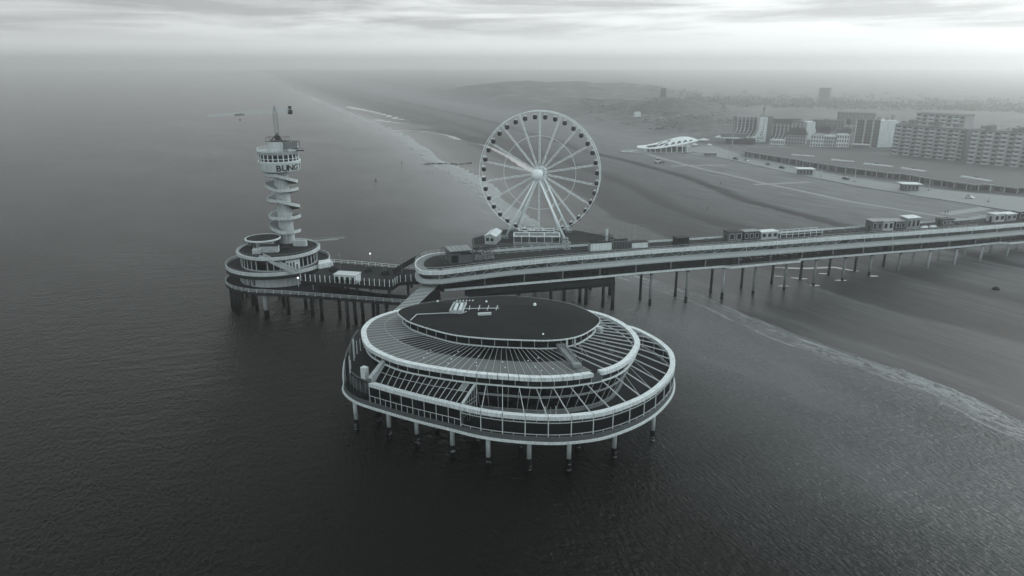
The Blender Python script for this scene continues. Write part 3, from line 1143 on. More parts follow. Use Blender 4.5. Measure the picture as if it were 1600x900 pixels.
    rf.loft([[T02(t, 20.2) for t in TH], [(PC[0] - 1 + .1 * math.cos(t), 150 + .1 * math.sin(t), 20.2) for t in TH]], closed=True)
    roof = rf.build('roof', M['roof'], root)

    def rz(x, y):
        best = None
        d = Vector((x - PC[0], y - PC[1]))
        th = math.atan2(d.y, d.x)
        p = T02(th, 20.54)
        q = ridge_pt((x, y, 0))
        e = math.dist((x, y), q[:2])
        # distance to rim along the line from the ridge point
        tot = e + min(math.dist((x, y), r_[:2]) for r_ in rim)
        return q[2] + (20.54 - q[2]) * e / tot
    # plant on the roof: box of six white domes, pipes, small vents
    sb = MB()
    zc = rz(-12.4, 151.8)
    for a, b in (((-14.0, 148.9), (-11.2, 148.7)), ((-13.4, 154.8), (-10.6, 154.6)), ((-14.0, 148.9), (-13.4, 154.8)), ((-11.2, 148.7), (-10.6, 154.6))):
        sb.bar((a[0], a[1], zc + .35), (b[0], b[1], zc + .35), 0.25, 0.75)
    box = sb.build('roof_plant_frame', M['conc_light'], root)
    for i in range(2):
        for j in range(3):
            x, y = -12.9 + 1.15 * i + .1 * j, 150.2 + 1.55 * j
            MB().lathe((x, y), [(.42, zc), (.42, zc + .5), (.36, zc + .72), (.2, zc + .84), (0.001, zc + .88)], 14).build('roof_dome', M['white_clean'], box, True)
    pp = MB()
    for path in ([(-22.4, 145.6), (-21.4, 148.9), (-14.0, 149.0)], [(-11.0, 151.2), (-2.9, 150.8)], [(-9.7, 150.2), (-9.7, 152.9)], [(-7.6, 149.9), (-7.4, 152.9)],
                 [(-5.6, 149.8), (-5.3, 152.6)], [(-3.6, 149.6), (-3.3, 152.4)], [(-7.6, 147.3), (-4.6, 147.8)], [(-11.3, 148.7), (-10.2, 149.4)]):
        for a, b in zip(path, path[1:]):
            pp.bar((a[0], a[1], rz(*a) + .25), (b[0], b[1], rz(*b) + .25), 0.16, 0.16)
    pp.box((-6.1, 147.6, rz(-6, 147.6) + .3), (3.0, .7, .5), .15)
    pp.build('roof_pipe_frame', M['rib'], root)
    for x, y, r_ in [(-17.5, 156.8, .25), (-6, 156, .25), (5.2, 152.2, .36), (6.5, 137.2, .2)] + [(-13 + .75 * k, 157.4 + .03 * k, .17) for k in range(6)]:
        z = rz(x, y)
        MB().lathe((x, y), [(r_, z - .1), (r_, z + r_), (r_ * .7, z + 1.5 * r_), (.001, z + 1.7 * r_)], 10).build('roof_vent', M['white_clean'], root, True)
    # piles: pale concrete shafts, mussel-covered below the tide line with ragged bands
    outer = [(-33.3, 134.6), (-29.0, 137.5), (-25.6, 130.8), (-19.4, 127.6), (-11.8, 123.4), (-4.6, 119.9), (3.3, 118.9), (10.9, 118.6), (20.2, 122.9), (29.1, 129.6)]
    inner = [(-26, 142), (-16, 134), (-7, 129), (2, 127), (13.5, 126.5), (23, 134), (31, 142), (-34, 150), (33, 152), (-22, 152), (-8, 142), (6, 141), (19, 146), (-35, 162),
             (-12, 158), (4, 158), (20, 160), (-24, 166), (-2, 168), (14, 167), (-7.5, 130.5), (9, 133)]
    for k, (x, y) in enumerate(outer + inner):
        zs = 2.4 + random.uniform(-.5, .7)
        p = MB().tube((x, y, zs), (x, y, 6.95), .44, .46, 16).build('pile', M['conc_light'], root, True)
        cr = MB()
        prof = [(.46, zs + .15), (.52, zs - .3)] + [(.50 + random.uniform(-.05, .1), zs - .3 - (zs + 1.2) * i / 7) for i in range(1, 7)] + [(.5, -2.0)]
        cr.lathe((x, y), prof, 14)
        cr.build('mussel_crust', M['mussel'], p, True)
        kb = MB()
        for i in range(3):
            z = random.uniform(.1, max(.5, zs - .7))
            a = random.uniform(-2.6, -.6)
            kb.lathe((x, y), [(.56, z), (.60, z + .12), (.57, z + .26)], 7, a, a + random.uniform(.8, 1.8))
        kb.build('pale_growth', M['kelp'], p)
    return root


pavilion()


def planter(x, y, z, s, label):
    t = thing('planter', (x, y, z), label, 'planter', 'planters on the pavilion terraces')
    MB().lathe((x, y), [(.34 * s, z), (.45 * s, z + .5 * s), (.38 * s, z + .5 * s), (.36 * s, z + .42 * s), (.001, z + .42 * s)], 14).build('pot', M['conc'], t)
    lf = MB()
    for _ in range(90):
        th, ph = random.uniform(0, 6.28), random.uniform(-.3, 1.5)
        r = random.uniform(.25, .8) * s
        c = Vector((x + r * math.cos(th) * math.cos(ph), y + r * math.sin(th) * math.cos(ph), z + .85 * s + r * math.sin(ph)))
        d = Vector((random.gauss(0, 1), random.gauss(0, 1), random.gauss(0, 1))).normalized() * .16 * s
        e = d.orthogonal().normalized() * .07 * s
        lf.poly([c - d, c + e, c + d, c - e])
    lf.build('foliage', M['foliage'], t)


for x, y, s, l in ((21.5, 141.5, 1.6, 'bushy dark planter beside the white ring on the pavilion upper terrace'),
                   (20.5, 146.5, 1.3, 'low planter under the rafters, farther back on the upper terrace'),
                   (23.5, 137.5, 1.1, 'small planter at the front edge of the upper terrace screen')):
    planter(x, y, 14.8, s, l)
tb = thing('bar_counter', (19.5, 153.8, 14.8), 'white bar counter at the back of the pavilion upper terrace', 'counter')
MB().box((19.5, 153.8, 15.5), (3.6, 1.1, 1.3), R(-40)).build('counter_front', M['white'], tb)
MB().box((19.5, 153.8, 16.2), (4.0, 1.5, .12), R(-40)).build('counter_top', M['white_clean'], tb)


# ------------------------------------------------------------------ the long two-deck pier
LOW = [(-19.7, 194.8), (19.6, 205.9), (48.9, 214.6), (68.2, 219.7), (96.2, 228.0), (155.6, 244.0), (181, 252.0), (220, 263.3), (275, 279.5)]
DECK_NEAR = [(-20.6, 191.4), (-17.8, 192.4), (0, 200.2), (19.4, 206.8), (48.7, 215.9), (84, 224.9), (112.8, 232.8), (153.7, 243.4), (188, 253.4), (220, 262.6), (275, 278.6)]
DECK_FAR = [(-20.6, 212.7), (-5, 213.8), (20, 219.8), (46, 225.6), (65, 230.2), (119, 245.6), (167, 258.8), (198, 267.6), (220, 274), (275, 290)]
END_ARC = [(-20.6, 212.7), (-25.3, 210.6), (-27.9, 206.3), (-28.7, 201.3), (-27.7, 195.4), (-25.2, 191.7), (-20.6, 191.4)]


def smooth(pts, per=8):
    return catmull(pts, per, closed=False)


def interp_line(pts, x):
    return float(np.interp(x, [p[0] for p in pts], [p[1] for p in pts]))


def slab(mb, near, far, z0, z1):
    n = 60
    a = [near[round(i * (len(near) - 1) / n)] for i in range(n + 1)]
    b = [far[round(i * (len(far) - 1) / n)] for i in range(n + 1)]
    return mb.loft([at_z(a, z0), at_z(a, z1), at_z(b, z1), at_z(b, z0)], ring=True)


def pile_at(x, y, z0, z1, r, root, mat_=None, crust=True, top=None):
    p = MB().tube((x, y, (2.0 if crust and z0 < 1.5 else z0)), (x, y, z1), r, r * 1.06, 14).build('pile', mat_ or M['conc'], root, True)
    if crust:
        zt_ = 2.3 + random.uniform(-.5, .6) if z0 < 1.5 else z0 + random.uniform(1.3, 2.2)
        pr = [(r + .015, zt_)] + [(r + .05 + random.uniform(-.03, .06), zt_ - (zt_ - z0 + .3) * i / 6) for i in range(1, 7)]
        MB().lathe((x, y), pr, 12).build('mussel_crust', M['mussel'], p, True)
    return p


def pier():
    root = thing('pier', (40, 216, 0), 'long two-deck pier with white edge bands running from the beach out over the sea', 'pier')
    near, far, end = smooth(DECK_NEAR), smooth(DECK_FAR), smooth(END_ARC)
    outline = end[:-1] + near                                  # far side of the end, round the tip, along the near edge
    # upper deck
    poly = outline + far[::-1][:-1]
    dk = MB().prism(poly, 17.9, 18.38)
    dk.build('upper_deck', M['plank'], root)
    wide = [p for p in outline]
    i1 = offset_open(wide, 2.6)
    MB().loft([at_z(offset_open(wide, .35), 18.392), at_z(i1, 18.392)]).build('edge_walkway', M['walkway'], root)
    wo = offset_open(wide, -.07)
    MB().loft([at_z(wo, 17.45), at_z(wo, 18.62), at_z(offset_open(wide, .34), 18.62), at_z(offset_open(wide, .34), 17.45)], ring=True).build('upper_band', M['white'], root)
    fr = MB()
    fo = offset_open(far, -.02)
    fr.loft([at_z(offset_open(far, .12), 18.38), at_z(offset_open(far, .12), 19.05), at_z(fo, 19.05), at_z(fo, 18.38)], ring=True)
    fr.build('parapet', M['white'], root)
    rl = MB()
    railing(rl, offset_open(wide[:len(end)] + near[:60], .2), 18.6, 1.05, 2.4, .03, 2)
    rl.build('end_railing', M['rib'], root)
    rl = MB()
    railing(rl, offset_open(far, .06), 19.05, .5, 3.0, .03, 1)
    rl.build('parapet_railing', M['steel'], root)
    # lattice windows under the upper band
    ins = offset_open(wide, .9)
    MB().loft([at_z(ins, 15.9), at_z(ins, 17.5)]).build('gallery_window', M['glass_mid'], root)
    lat = MB()
    lt = resample(offset_open(near, .72), 2.3)
    for k, (a, b) in enumerate(zip(lt, lt[1:])):
        if a[0] < 118:
            z0, z1 = (16.0, 17.4) if k % 2 == 0 else (17.4, 16.0)
            if random.random() < .93:
                lat.bar((a[0], a[1], z0), (b[0], b[1], z1), .10, .10)
        if k % 5 == 0:
            lat.bar((a[0], a[1], 15.95), (a[0], a[1], 17.45), .16)
    lat.build('gallery_lattice', M['rib'], root)
    # eave sheet over the lower gallery, growing wider along the pier
    def w_(i):
        return -0.15 - 1.5 * min(1, max(0, (wide[i][0] + 2) / 26))
    eo, ei = offset_open(wide, w_), offset_open(wide, .95)
    MB().loft([at_z(eo, 14.75), at_z(eo, 15.22), at_z(ei, 15.98), at_z(ei, 14.75)], ring=True).build('eave', M['eave'], root)
    # lower gallery: floor band with the bays that jut out, dark glazing, posts
    low = smooth(LOW, 12)
    farlow = offset_open(low, 10.2)
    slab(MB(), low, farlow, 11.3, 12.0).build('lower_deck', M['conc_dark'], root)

    def bay(p):
        x = p[0]
        return -1.9 if (70.2 < x < 96) or x > 182 else (-1.9 * (x - 68.2) / 2 if 68.2 <= x <= 70.2 else (-1.9 * (x - 180) / 2 if 180 <= x <= 182 else 0))
    lowd = resample(low, .8)
    # the bay ends abruptly at its landward side
    bayl = offset_open(lowd, lambda i: bay(lowd[i]))
    bo = offset_open(bayl, -.06)
    MB().loft([at_z(bo, 11.45), at_z(bo, 12.05), at_z(offset_open(bayl, .45), 12.05), at_z(offset_open(bayl, .45), 11.45)], ring=True).build('lower_band', M['white'], root)
    MB().loft([at_z(offset_open(bayl, .5), 12.03), at_z(offset_open(lowd, 1.2), 12.03)]).build('balcony_floor', M['conc'], root)
    gl = offset_open(lowd, .65)
    MB().loft([at_z(gl, 12.0), at_z(gl, 15.0)]).build('lower_glazing', M['glass'], root)
    gm = MB()
    for k, p in enumerate(resample(offset_open(lowd, .5), 2.0)):
        gm.bar((p[0], p[1], 12.05), (p[0], p[1], 14.8), .06)
    for zz in (12.6, 14.7):
        gm.loft([at_z(offset_open(lowd, .53), zz), at_z(offset_open(lowd, .53), zz + .09), at_z(offset_open(lowd, .62), zz + .09), at_z(offset_open(lowd, .62), zz)], ring=True)
    gm.build('glazing_frame', M['steel_dark'], root)
    for k, p in enumerate(resample(offset_open(lowd, .35), 12.2)):
        if k > 0:
            MB().bar((p[0], p[1], 12.05), (p[0], p[1], 15.0), .32, .32).build('column', M['conc'], root)
    br = MB()
    bp = [p for p in offset_open(bayl, .2)]
    railing(br, bp, 12.05, 1.0, 2.0, .025, 2)
    br.build('balcony_railing', M['steel_dark'], root)
    fw = offset_open(low, 9.7)
    MB().loft([at_z(fw, 12.0), at_z(fw, 17.9)]).build('gallery_wall', M['glass_mid'], root)
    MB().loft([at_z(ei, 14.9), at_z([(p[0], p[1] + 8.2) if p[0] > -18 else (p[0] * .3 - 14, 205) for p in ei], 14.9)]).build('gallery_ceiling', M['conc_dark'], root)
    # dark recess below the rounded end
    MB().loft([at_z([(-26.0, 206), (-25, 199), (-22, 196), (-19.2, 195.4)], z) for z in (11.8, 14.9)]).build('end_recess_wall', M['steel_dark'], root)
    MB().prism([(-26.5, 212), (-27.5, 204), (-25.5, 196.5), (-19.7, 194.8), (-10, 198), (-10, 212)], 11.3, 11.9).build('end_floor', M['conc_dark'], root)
    # strings of small lit bulbs in the two balcony bays
    for x0, x1, n in ((72, 104, 26), (168, 186, 9)):
        for k in range(n):
            x = x0 + (x1 - x0) * (k + random.uniform(.1, .9)) / n
            y = interp_line(LOW, x) - .5
            z = 14.2 + random.uniform(-.5, .3)
            MB().lathe((x, y), [(.001, z - .07), (.07, z), (.001, z + .07)], 6).build('light_bulb', M['lamp'], root)
    # pile bents; the ones near the water carry a dark crust
    for k, x in enumerate((44.4, 56.8, 69.6, 81.0, 92.6, 103.8, 115.0, 125.5, 137.3, 149.6, 161.2, 172.8, 185.0, 197.5, 210, 223, 236, 249)):
        for row, off in ((0, 1.3), (1, 8.3)):
            px, py = x - (0 if row == 0 else 2.0), 0
            y = interp_line(LOW, px) + off
            g = zt(px, y)
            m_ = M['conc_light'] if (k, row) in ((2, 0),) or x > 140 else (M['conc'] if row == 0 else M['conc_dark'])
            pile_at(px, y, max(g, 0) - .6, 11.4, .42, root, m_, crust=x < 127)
        a, b = (x, interp_line(LOW, x) + .6), (x - 2.2, interp_line(LOW, x - 2.2) + 9.2)
        MB().bar((a[0], a[1], 11.0), (b[0], b[1], 11.0), .7, .6).build('crossbeam', M['conc_dark'], root)
    return root


pier()


def pier_island():
    root = thing('pier_platform', (10, 236, 0), 'wide concrete platform on dark piles carrying the big wheel', 'platform')
    deck = [(-12, 214.0), (18.4, 219.5), (33.5, 222.8), (35, 232), (22.5, 243.5), (-3, 244.6), (-13.5, 231)]
    MB().prism(deck, 17.5, 18.36).build('platform_deck', M['plank'], root)
    MB().prism([(-14, 198), (31.8, 210.0), (33.4, 222), (35, 232), (22.5, 243.5), (-3, 244.6), (-13.5, 231)], 9.0, 10.7).build('lower_slab', M['conc_dark'], root)
    for x, y in ((-6, 201.5), (2, 203.6), (10, 205.8), (18, 208), (25, 210.3)):
        MB().bar((x, y, 8.8), (x, y, 10.9), 1.0, .5).build('beam_end', M['conc_dark'], root)
    MB().bar((32.0, 210.9, 8.6), (34.2, 230, 8.6), .8, 1.0).build('edge_beam', M['conc_dark'], root)
    MB().bar((30.9, 210.9, 8.25), (-13, 199.6, 8.25), .7, .6).build('edge_beam', M['conc_dark'], root)
    for k, (x, y) in enumerate([(31.9, 211.2), (29.2, 214), (24.0, 216.5), (22.2, 218.6), (17.2, 220.6), (12, 206.6), (2, 204.2), (-8, 201.8), (33, 226), (27, 232), (18, 234), (8, 230),
                                (-2, 226), (-10, 220), (22, 241), (12, 242), (0, 242), (-10, 230)]):
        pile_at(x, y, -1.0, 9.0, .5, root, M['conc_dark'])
    for x, y in ((34, 222.5), (33.5, 231), (22, 242), (-3, 243), (-12.5, 230), (-11.5, 216)):
        MB().bar((x, y, 10.7), (x, y, 17.5), .6, .6).build('column', M['conc_dark'], root)
    lip = [(-11.8, 214.2), (-4, 216.2), (6, 218.0), (18.2, 219.7)]
    MB().loft([at_z(lip, 18.36), at_z(lip, 19.3), at_z(offset_open(lip, .3), 19.3), at_z(offset_open(lip, .3), 18.36)], ring=True).build('parapet', M['steel_dark'], root)
    rl = MB()
    railing(rl, lip, 19.3, 1.0, 1.8, .04, 2)
    railing(rl, [(33.4, 223), (34.8, 232), (22.4, 243.3), (-2.9, 244.4), (-13.3, 231), (-11.8, 214.4)], 18.36, 1.1, 2.4, .04, 2)
    rl.build('railing_frame', M['steel'], root)


pier_island()

# ------------------------------------------------------------------ the big wheel
WC = Vector((9.2, 236.3, 39.6))
WA = Vector((math.sin(R(13)), math.cos(R(13)), 0))
WH = Vector((WA.y, -WA.x, 0))
UP = Vector((0, 0, 1))


def wheel():
    root = thing('ferris_wheel', (WC.x, WC.y, 18.4), 'tall white ferris wheel with dark cabins on the pier platform', 'ferris wheel')
    RR, HALF = 20.3, 2.0

    def pt(a, r, s):
        return WC + WH * (r * math.sin(a)) + UP * (r * math.cos(a)) + WA * s

    def ring(r, s, t, n=72):
        m = MB()
        cur = []
        for j in range(8):
            b = 2 * math.pi * j / 8
            cur.append([tuple(pt(2 * math.pi * i / n, r + t * math.cos(b), s + t * math.sin(b))) for i in range(n)])
        return m.loft(cur, closed=True, ring=True)
    for s in (-HALF, HALF):
        ring(RR, s, .11).build('rim', M['wheel'], root, True)
    ring(RR * .605, 0, .07).build('brace_ring', M['wheel'], root, True)
    cb = MB()
    for k in range(72):
        a = 2 * math.pi * k / 72
        cb.bar(pt(a, RR, -HALF), pt(a, RR, HALF), .05)
        if k % 2 == 0:
            cb.bar(pt(a, RR, -HALF), pt(a + 2 * math.pi / 72, RR, HALF), .04)
    cb.build('rim_bracing_frame', M['wheel'], root)
    for k in range(18):
        a = 2 * math.pi * k / 18
        for s in (0,):
            m = MB()
            p, q = pt(a, .9, 0), pt(a, RR - .1, 0)
            d = (q - p).normalized()
            e = d.cross(WA).normalized()
            for w in (-1, 1):
                m.bar(p + e * (.24 * w), q + e * (.24 * w), .13)
            for i in range(10):
                u, v = p.lerp(q, i / 10), p.lerp(q, (i + 1) / 10)
                m.bar(u + e * (.24 * (1 if i % 2 else -1)), v + e * (.24 * (-1 if i % 2 else 1)), .09)
            m.build('spoke', M['wheel'], root)
    # hub, axle and its dark spoke sockets
    ax = MB()
    ax.tube(WC - WA * 4.2, WC + WA * 4.2, .95, n=20)
    ax.build('axle', M['wheel'], root, True)
    for s, r in ((-1, 1.9), (1, 1.75)):
        h = MB()
        cur = []
        for j in range(11):
            ph = math.pi * j / 10
            rr, ss = r * math.sin(ph) + .001, s * (4.2 + .75 * r * math.cos(ph))
            cur.append([tuple(WC + WA * ss + WH * (rr * math.cos(t)) + UP * (rr * math.sin(t))) for t in [2 * math.pi * i / 24 for i in range(24)]])
        h.loft(cur, closed=True).build('hub', M['wheel'], root, True)
    for k in range(18):
        a = 2 * math.pi * k / 18
        MB().bar(pt(a, .95, 2.6), pt(a, 1.9, 2.75), .28).build('spoke_socket', M['steel_dark'], root)
    # four braced legs
    for foot, s in (((-2.4, 231.6), -1), ((17.6, 228.9), -1), ((0.6, 242.4), 1), ((19.8, 240.6), 1)):
        t = WC + WA * (3.7 * s) - UP * .3
        f = Vector((foot[0], foot[1], 18.4))
        m = MB()
        side = WA.copy()
        for w in (-1, 1):
            m.tube(f + side * (.85 * w) + WH * .1, t + side * (.2 * w), .28, .23, 10)
        for i in range(14):
            a_, b_ = i / 14, (i + 1) / 14
            wa, wb = .85 - .65 * a_, .85 - .65 * b_
            sg = 1 if i % 2 else -1
            m.bar(f.lerp(t, a_) + side * (wa * sg), f.lerp(t, b_) - side * (wb * sg), .12)
        m.build('support_leg', M['wheel'], root, True)
        MB().box((f.x, f.y, 18.75), (2.4, 2.4, .75)).build('leg_footing', M['conc'], root)
    for a, b in (((17.6, 228.9), (19.8, 240.6)),):
        m = MB()
        for w in (0.25, .5, .72):
            p = Vector((a[0], a[1], 18.4)).lerp(WC - WA * 3.7, w)
            q = Vector((b[0], b[1], 18.4)).lerp(WC + WA * 3.7, w)
            m.bar(p, q, .14)
        m.build('leg_tie_frame', M['wheel'], root)
    # 36 hanging cabins
    proto = None
    for k in range(36):
        a = 2 * math.pi * (k + .5) / 36
        p = WC + WH * (19.35 * math.sin(a)) + UP * (19.35 * math.cos(a))
        if proto is None:
            g = MB()
            w, h = .72, 1.5
            prof = [(.001, -1.8), (.42, -1.76), (.68, -1.54), (.73, -1.0), (.68, -.48), (.45, -.25), (.001, -.2)]
            cur = []
            for r_, z in prof:
                cur.append([tuple(p + WH * (r_ * 1.02 * math.copysign(abs(math.cos(t)) ** .7, math.cos(t))) + WA * (r_ * math.copysign(abs(math.sin(t)) ** .7, math.sin(t))) + UP * z)
                            for t in [2 * math.pi * i / 16 for i in range(16)]])
            g.loft(cur, closed=True)
            proto = g.build('cabin', M['glass'], root, True)
            fm = MB()
            for t in [2 * math.pi * i / 4 + .785 for i in range(4)]:
                c = WH * (.80 * math.cos(t)) + WA * (.80 * math.sin(t))
                fm.bar(p + c * .9 + UP * -1.6, p + c * .9 + UP * -.35, .09)
            fm.tube(p + UP * -.36, p + UP * -.16, .55, .35, 12)
            fm.bar(p - WA * 1.9, p + WA * 1.9, .09)
            fm.bar(p - WA * .1 + UP * -.2, p - WA * .1, .12)
            cf = fm.build('cabin_frame', M['wheel'], proto)
        else:
            d = p - p0
            c = proto.copy()
            COL.objects.link(c)
            c.parent = root
            c.location = d
            e = cf.copy()
            COL.objects.link(e)
            e.parent = c
        if k == 0:
            p0 = p.copy()


wheel()


# ------------------------------------------------------------------ things standing on the upper deck (z = 18.4)
DZ = 18.392


def frame_box(mb, o, u, v, lx, ly, z0, z1, t=.12, mid=0):
    """The twelve edges of an upright box: corner o, plan directions u and v."""
    P = lambda a, b, z: (o[0] + u[0] * a + v[0] * b, o[1] + u[1] * a + v[1] * b, z)
    for a, b in ((0, 0), (lx, 0), (lx, ly), (0, ly)):
        mb.bar(P(a, b, z0), P(a, b, z1), t)
    for z in (z0 + t / 2, z1 - t / 2):
        for (a, b), (c, d) in (((0, 0), (lx, 0)), ((lx, 0), (lx, ly)), ((lx, ly), (0, ly)), ((0, ly), (0, 0))):
            mb.bar(P(a, b, z), P(c, d, z), t)
    for k in range(1, mid + 1):
        a = lx * k / (mid + 1)
        mb.bar(P(a, 0, z0), P(a, 0, z1), t * .8)
    return mb


def oriented(p, q):
    l = math.dist(p, q)
    u = ((q[0] - p[0]) / l, (q[1] - p[1]) / l)
    return u, (-u[1], u[0]), l


def obox(mb, o, u, v, a0, a1, b0, b1, z0, z1):
    P = lambda a, b: (o[0] + u[0] * a + v[0] * b, o[1] + u[1] * a + v[1] * b)
    return mb.prism([P(a0, b0), P(a1, b0), P(a1, b1), P(a0, b1)], z0, z1)


def cabin_shop(name, p, q, depth, h, label, cat, wall, roofm, group=None, doors=2, over=.2, pitch=0.0, z=DZ, glass_front=False):
    """A small kiosk: walls, flat or sloping roof, a shutter or window opening on its front and a door."""
    u, v, l = oriented(p, q)
    c = (p[0] + u[0] * l / 2 + v[0] * depth / 2, p[1] + u[1] * l / 2 + v[1] * depth / 2, z)
    t = thing(name, c, label, cat, group)
    obox(MB(), p, u, v, 0, l, 0, depth, z, z + h).build('wall', wall, t)
    r = MB()
    P = lambda a, b, zz: (p[0] + u[0] * a + v[0] * b, p[1] + u[1] * a + v[1] * b, zz)
    lo = [P(-over, -over, z + h), P(l + over, -over, z + h), P(l + over, depth + over, z + h + pitch), P(-over, depth + over, z + h + pitch)]
    r.add(lo + [(a, b, c_ + .22) for a, b, c_ in lo], [(3, 2, 1, 0), (4, 5, 6, 7), (0, 1, 5, 4), (1, 2, 6, 5), (2, 3, 7, 6), (3, 0, 4, 7)])
    r.build('roof', roofm, t)
    for k in range(doors):
        a0 = l * (k + .18) / doors
        a1 = l * (k + .82) / doors
        w = obox(MB(), p, u, v, a0, a1, -.05, .02, z + (.15 if glass_front else .9), z + h * .82).build('window', M['glass'], t)
        f = MB()
        f.bar(P(a0, -.07, z + h * .84), P(a1, -.07, z + h * .84), .1)
        f.bar(P(a0, -.07, z + (.12 if glass_front else .86)), P(a1, -.07, z + (.12 if glass_front else .86)), .1)
        for a_ in (a0, a1):
            f.bar(P(a_, -.07, z + (.12 if glass_front else .86)), P(a_, -.07, z + h * .84), .1)
        f.build('window_frame', M['rib'], w)
    obox(MB(), p, u, v, -.04, .02, depth * .3, depth * .3 + .95, z, z + 2.05).build('door', M['steel_dark'], t)
    return t


# white ticket house left of the wheel: long cabin with a shallow gable
def ticket_house():
    p, q = (-8.9, 223.4), (-5.3, 222.6)
    u, v, l = oriented(p, q)
    z = DZ
    t = thing('ticket_house', (-6, 227, z), 'white gabled cabin with two dark windows beside the wheel base', 'cabin')
    P = lambda a, b, zz: (p[0] + u[0] * a + v[0] * b, p[1] + u[1] * a + v[1] * b, zz)
    D, h, g = 8.2, 2.6, .75
    MB().loft([[P(0, b, z), P(0, b, z + h), P(l / 2, b, z + h + g), P(l, b, z + h), P(l, b, z)] for b in (0, D)]).poly(
        [P(0, 0, z), P(l, 0, z), P(l, 0, z + h), P(l / 2, 0, z + h + g), P(0, 0, z + h)]).poly(
        [P(0, D, z), P(0, D, z + h), P(l / 2, D, z + h + g), P(l, D, z + h), P(l, D, z)]).build('wall', M['conc_light'], t)
    r = MB()
    for s, a in ((0, -.25), (1, l + .25)):
        lo = [P(a, -.3, z + h + .0), P(l / 2, -.3, z + h + g + .1), P(l / 2, D + .3, z + h + g + .1), P(a, D + .3, z + h + .0)]
        r.add(lo + [(x, y, w + .12) for x, y, w in lo], [(0, 1, 2, 3), (7, 6, 5, 4), (0, 4, 5, 1), (1, 5, 6, 2), (2, 6, 7, 3), (3, 7, 4, 0)])
    r.build('roof', M['white'], t)
    for a in (.45, 1.95):
        w = obox(MB(), p, u, v, a, a + 1.0, -.05, .03, z + 1.0, z + 2.2).build('window', M['glass'], t)
        f = MB()
        for zz in (z + 1.0, z + 2.2):
            f.bar(P(a, -.06, zz), P(a + 1.0, -.06, zz), .08)
        f.build('window_frame', M['white'], w)
    obox(MB(), p, u, v, l - .03, l + .05, 2, 3, z, z + 2.1).build('door', M['steel'], t)


ticket_house()


def boarding_station():
    p, q = (0.6, 221.6), (15.4, 221.2)
    u, v, l = oriented(p, q)
    z = DZ
    t = thing('boarding_station', (8, 225, z), 'glazed boarding hall with white framed flat roof under the wheel', 'station')
    P = lambda a, b, zz: (p[0] + u[0] * a + v[0] * b, p[1] + u[1] * a + v[1] * b, zz)
    obox(MB(), p, u, v, 0, l, 0, 4.6, z, z + .8).build('plinth', M['conc'], t)
    f = MB()
    for k in range(7):
        a = l * k / 6
        f.bar(P(a, 0, z + .8), P(a, 0, z + 2.95), .16)
        f.bar(P(a, 4.6, z + .8), P(a, 4.6, z + 2.95), .16)
    f.bar(P(0, -.02, z + .9), P(l, -.02, z + .9), .14)
    f.build('wall_frame', M['white_clean'], t)
    MB().loft([[P(0, .06, z + .8), P(l, .06, z + .8)], [P(0, .06, z + 2.9), P(l, .06, z + 2.9)]]).build('front_glass', M['glass_mid'], t)
    MB().poly([P(.1, .1, z + 3.0), P(l - .1, .1, z + 3.0), P(l - .1, 4.5, z + 3.0), P(.1, 4.5, z + 3.0)]).build('roof_glass', M['glass_grey'], t)
    r = MB()
    for k in range(4):
        a = l * k / 3
        r.bar(P(a, -.3, z + 3.1), P(a, 4.9, z + 3.1), .34, .3)
    for b in (-.3, 4.9):
        r.bar(P(-.2, b, z + 3.1), P(l + .2, b, z + 3.1), .4, .34)
    r.build('roof_frame', M['white'], t)
    # rear loading platform frame
    g = MB()
    for k in range(4):
        a = 1.5 + (l - 3) * k / 3
        g.bar(P(a, 7.2, z), P(a, 7.2, z + 3.3), .14)
        g.bar(P(a, 7.2, z + 3.3), P(a, 10.4, z + 3.3), .2)
    for b in (7.2, 10.4):
        g.bar(P(1.4, b, z + 3.3), P(l - 1.4, b, z + 3.3), .26)
    g.bar(P(0, 6.4, z + 2.4), P(l, 6.4, z + 2.4), .3)
    g.build('platform_frame', M['white'], t)
    obox(MB(), p, u, v, 4.6, 10.6, 7.4, 8.0, z + 2.6, z + 3.05).build('drive_housing', M['black'], t)
    MB().poly([P(0, 6, z + .5), P(l, 6, z + .5), P(l, 11, z + .5), P(0, 11, z + .5)]).build('boarding_floor', M['conc'], t)


boarding_station()


def queue_fence():
    t = thing('queue_barrier', (7, 212, DZ), 'white post and rail queue barriers in front of the wheel platform', 'barrier')
    a, b = (-9.0, 209.0), (16.6, 216.4)
    u, v, l = oriented(a, b)
    P = lambda s, w, z: (a[0] + u[0] * s + v[0] * w, a[1] + u[1] * s + v[1] * w, DZ + z)
    for w, n in ((0, 10), (1.9, 10)):
        for k in range(n + 1):
            MB().bar(P(l * k / n, w, 0), P(l * k / n, w, 1.7 if k % 2 else 2.3), .13).build('barrier_post', M['rib'], t)
    r = MB()
    for z in (.35, 1.05, 1.55):
        for w in (0, 1.9):
            r.bar(P(0, w, z), P(l, w, z), .09 if z != 1.05 else .15)
    for k in range(11):
        r.bar(P(l * k / 10, 0, 1.55), P(l * k / 10, 1.9, 1.55), .08)
    r.build('barrier_rail_frame', M['rib'], t)
    g = thing('gate_frame', P(l + .8, .8, 0), 'white gated turnstile frame where the queue barriers end', 'gate')
    m = MB()
    frame_box(m, P(l + .3, -.3, 0)[:2], u, v, 1.6, 2.2, DZ, DZ + 2.3, .14, 1)
    m.build('portal_frame', M['rib'], g)
    MB().bar(P(l + .3, .8, 1.1), P(l + 1.9, .8, 1.1), .5, .9).build('turnstile_box', M['conc_light'], g)


queue_fence()


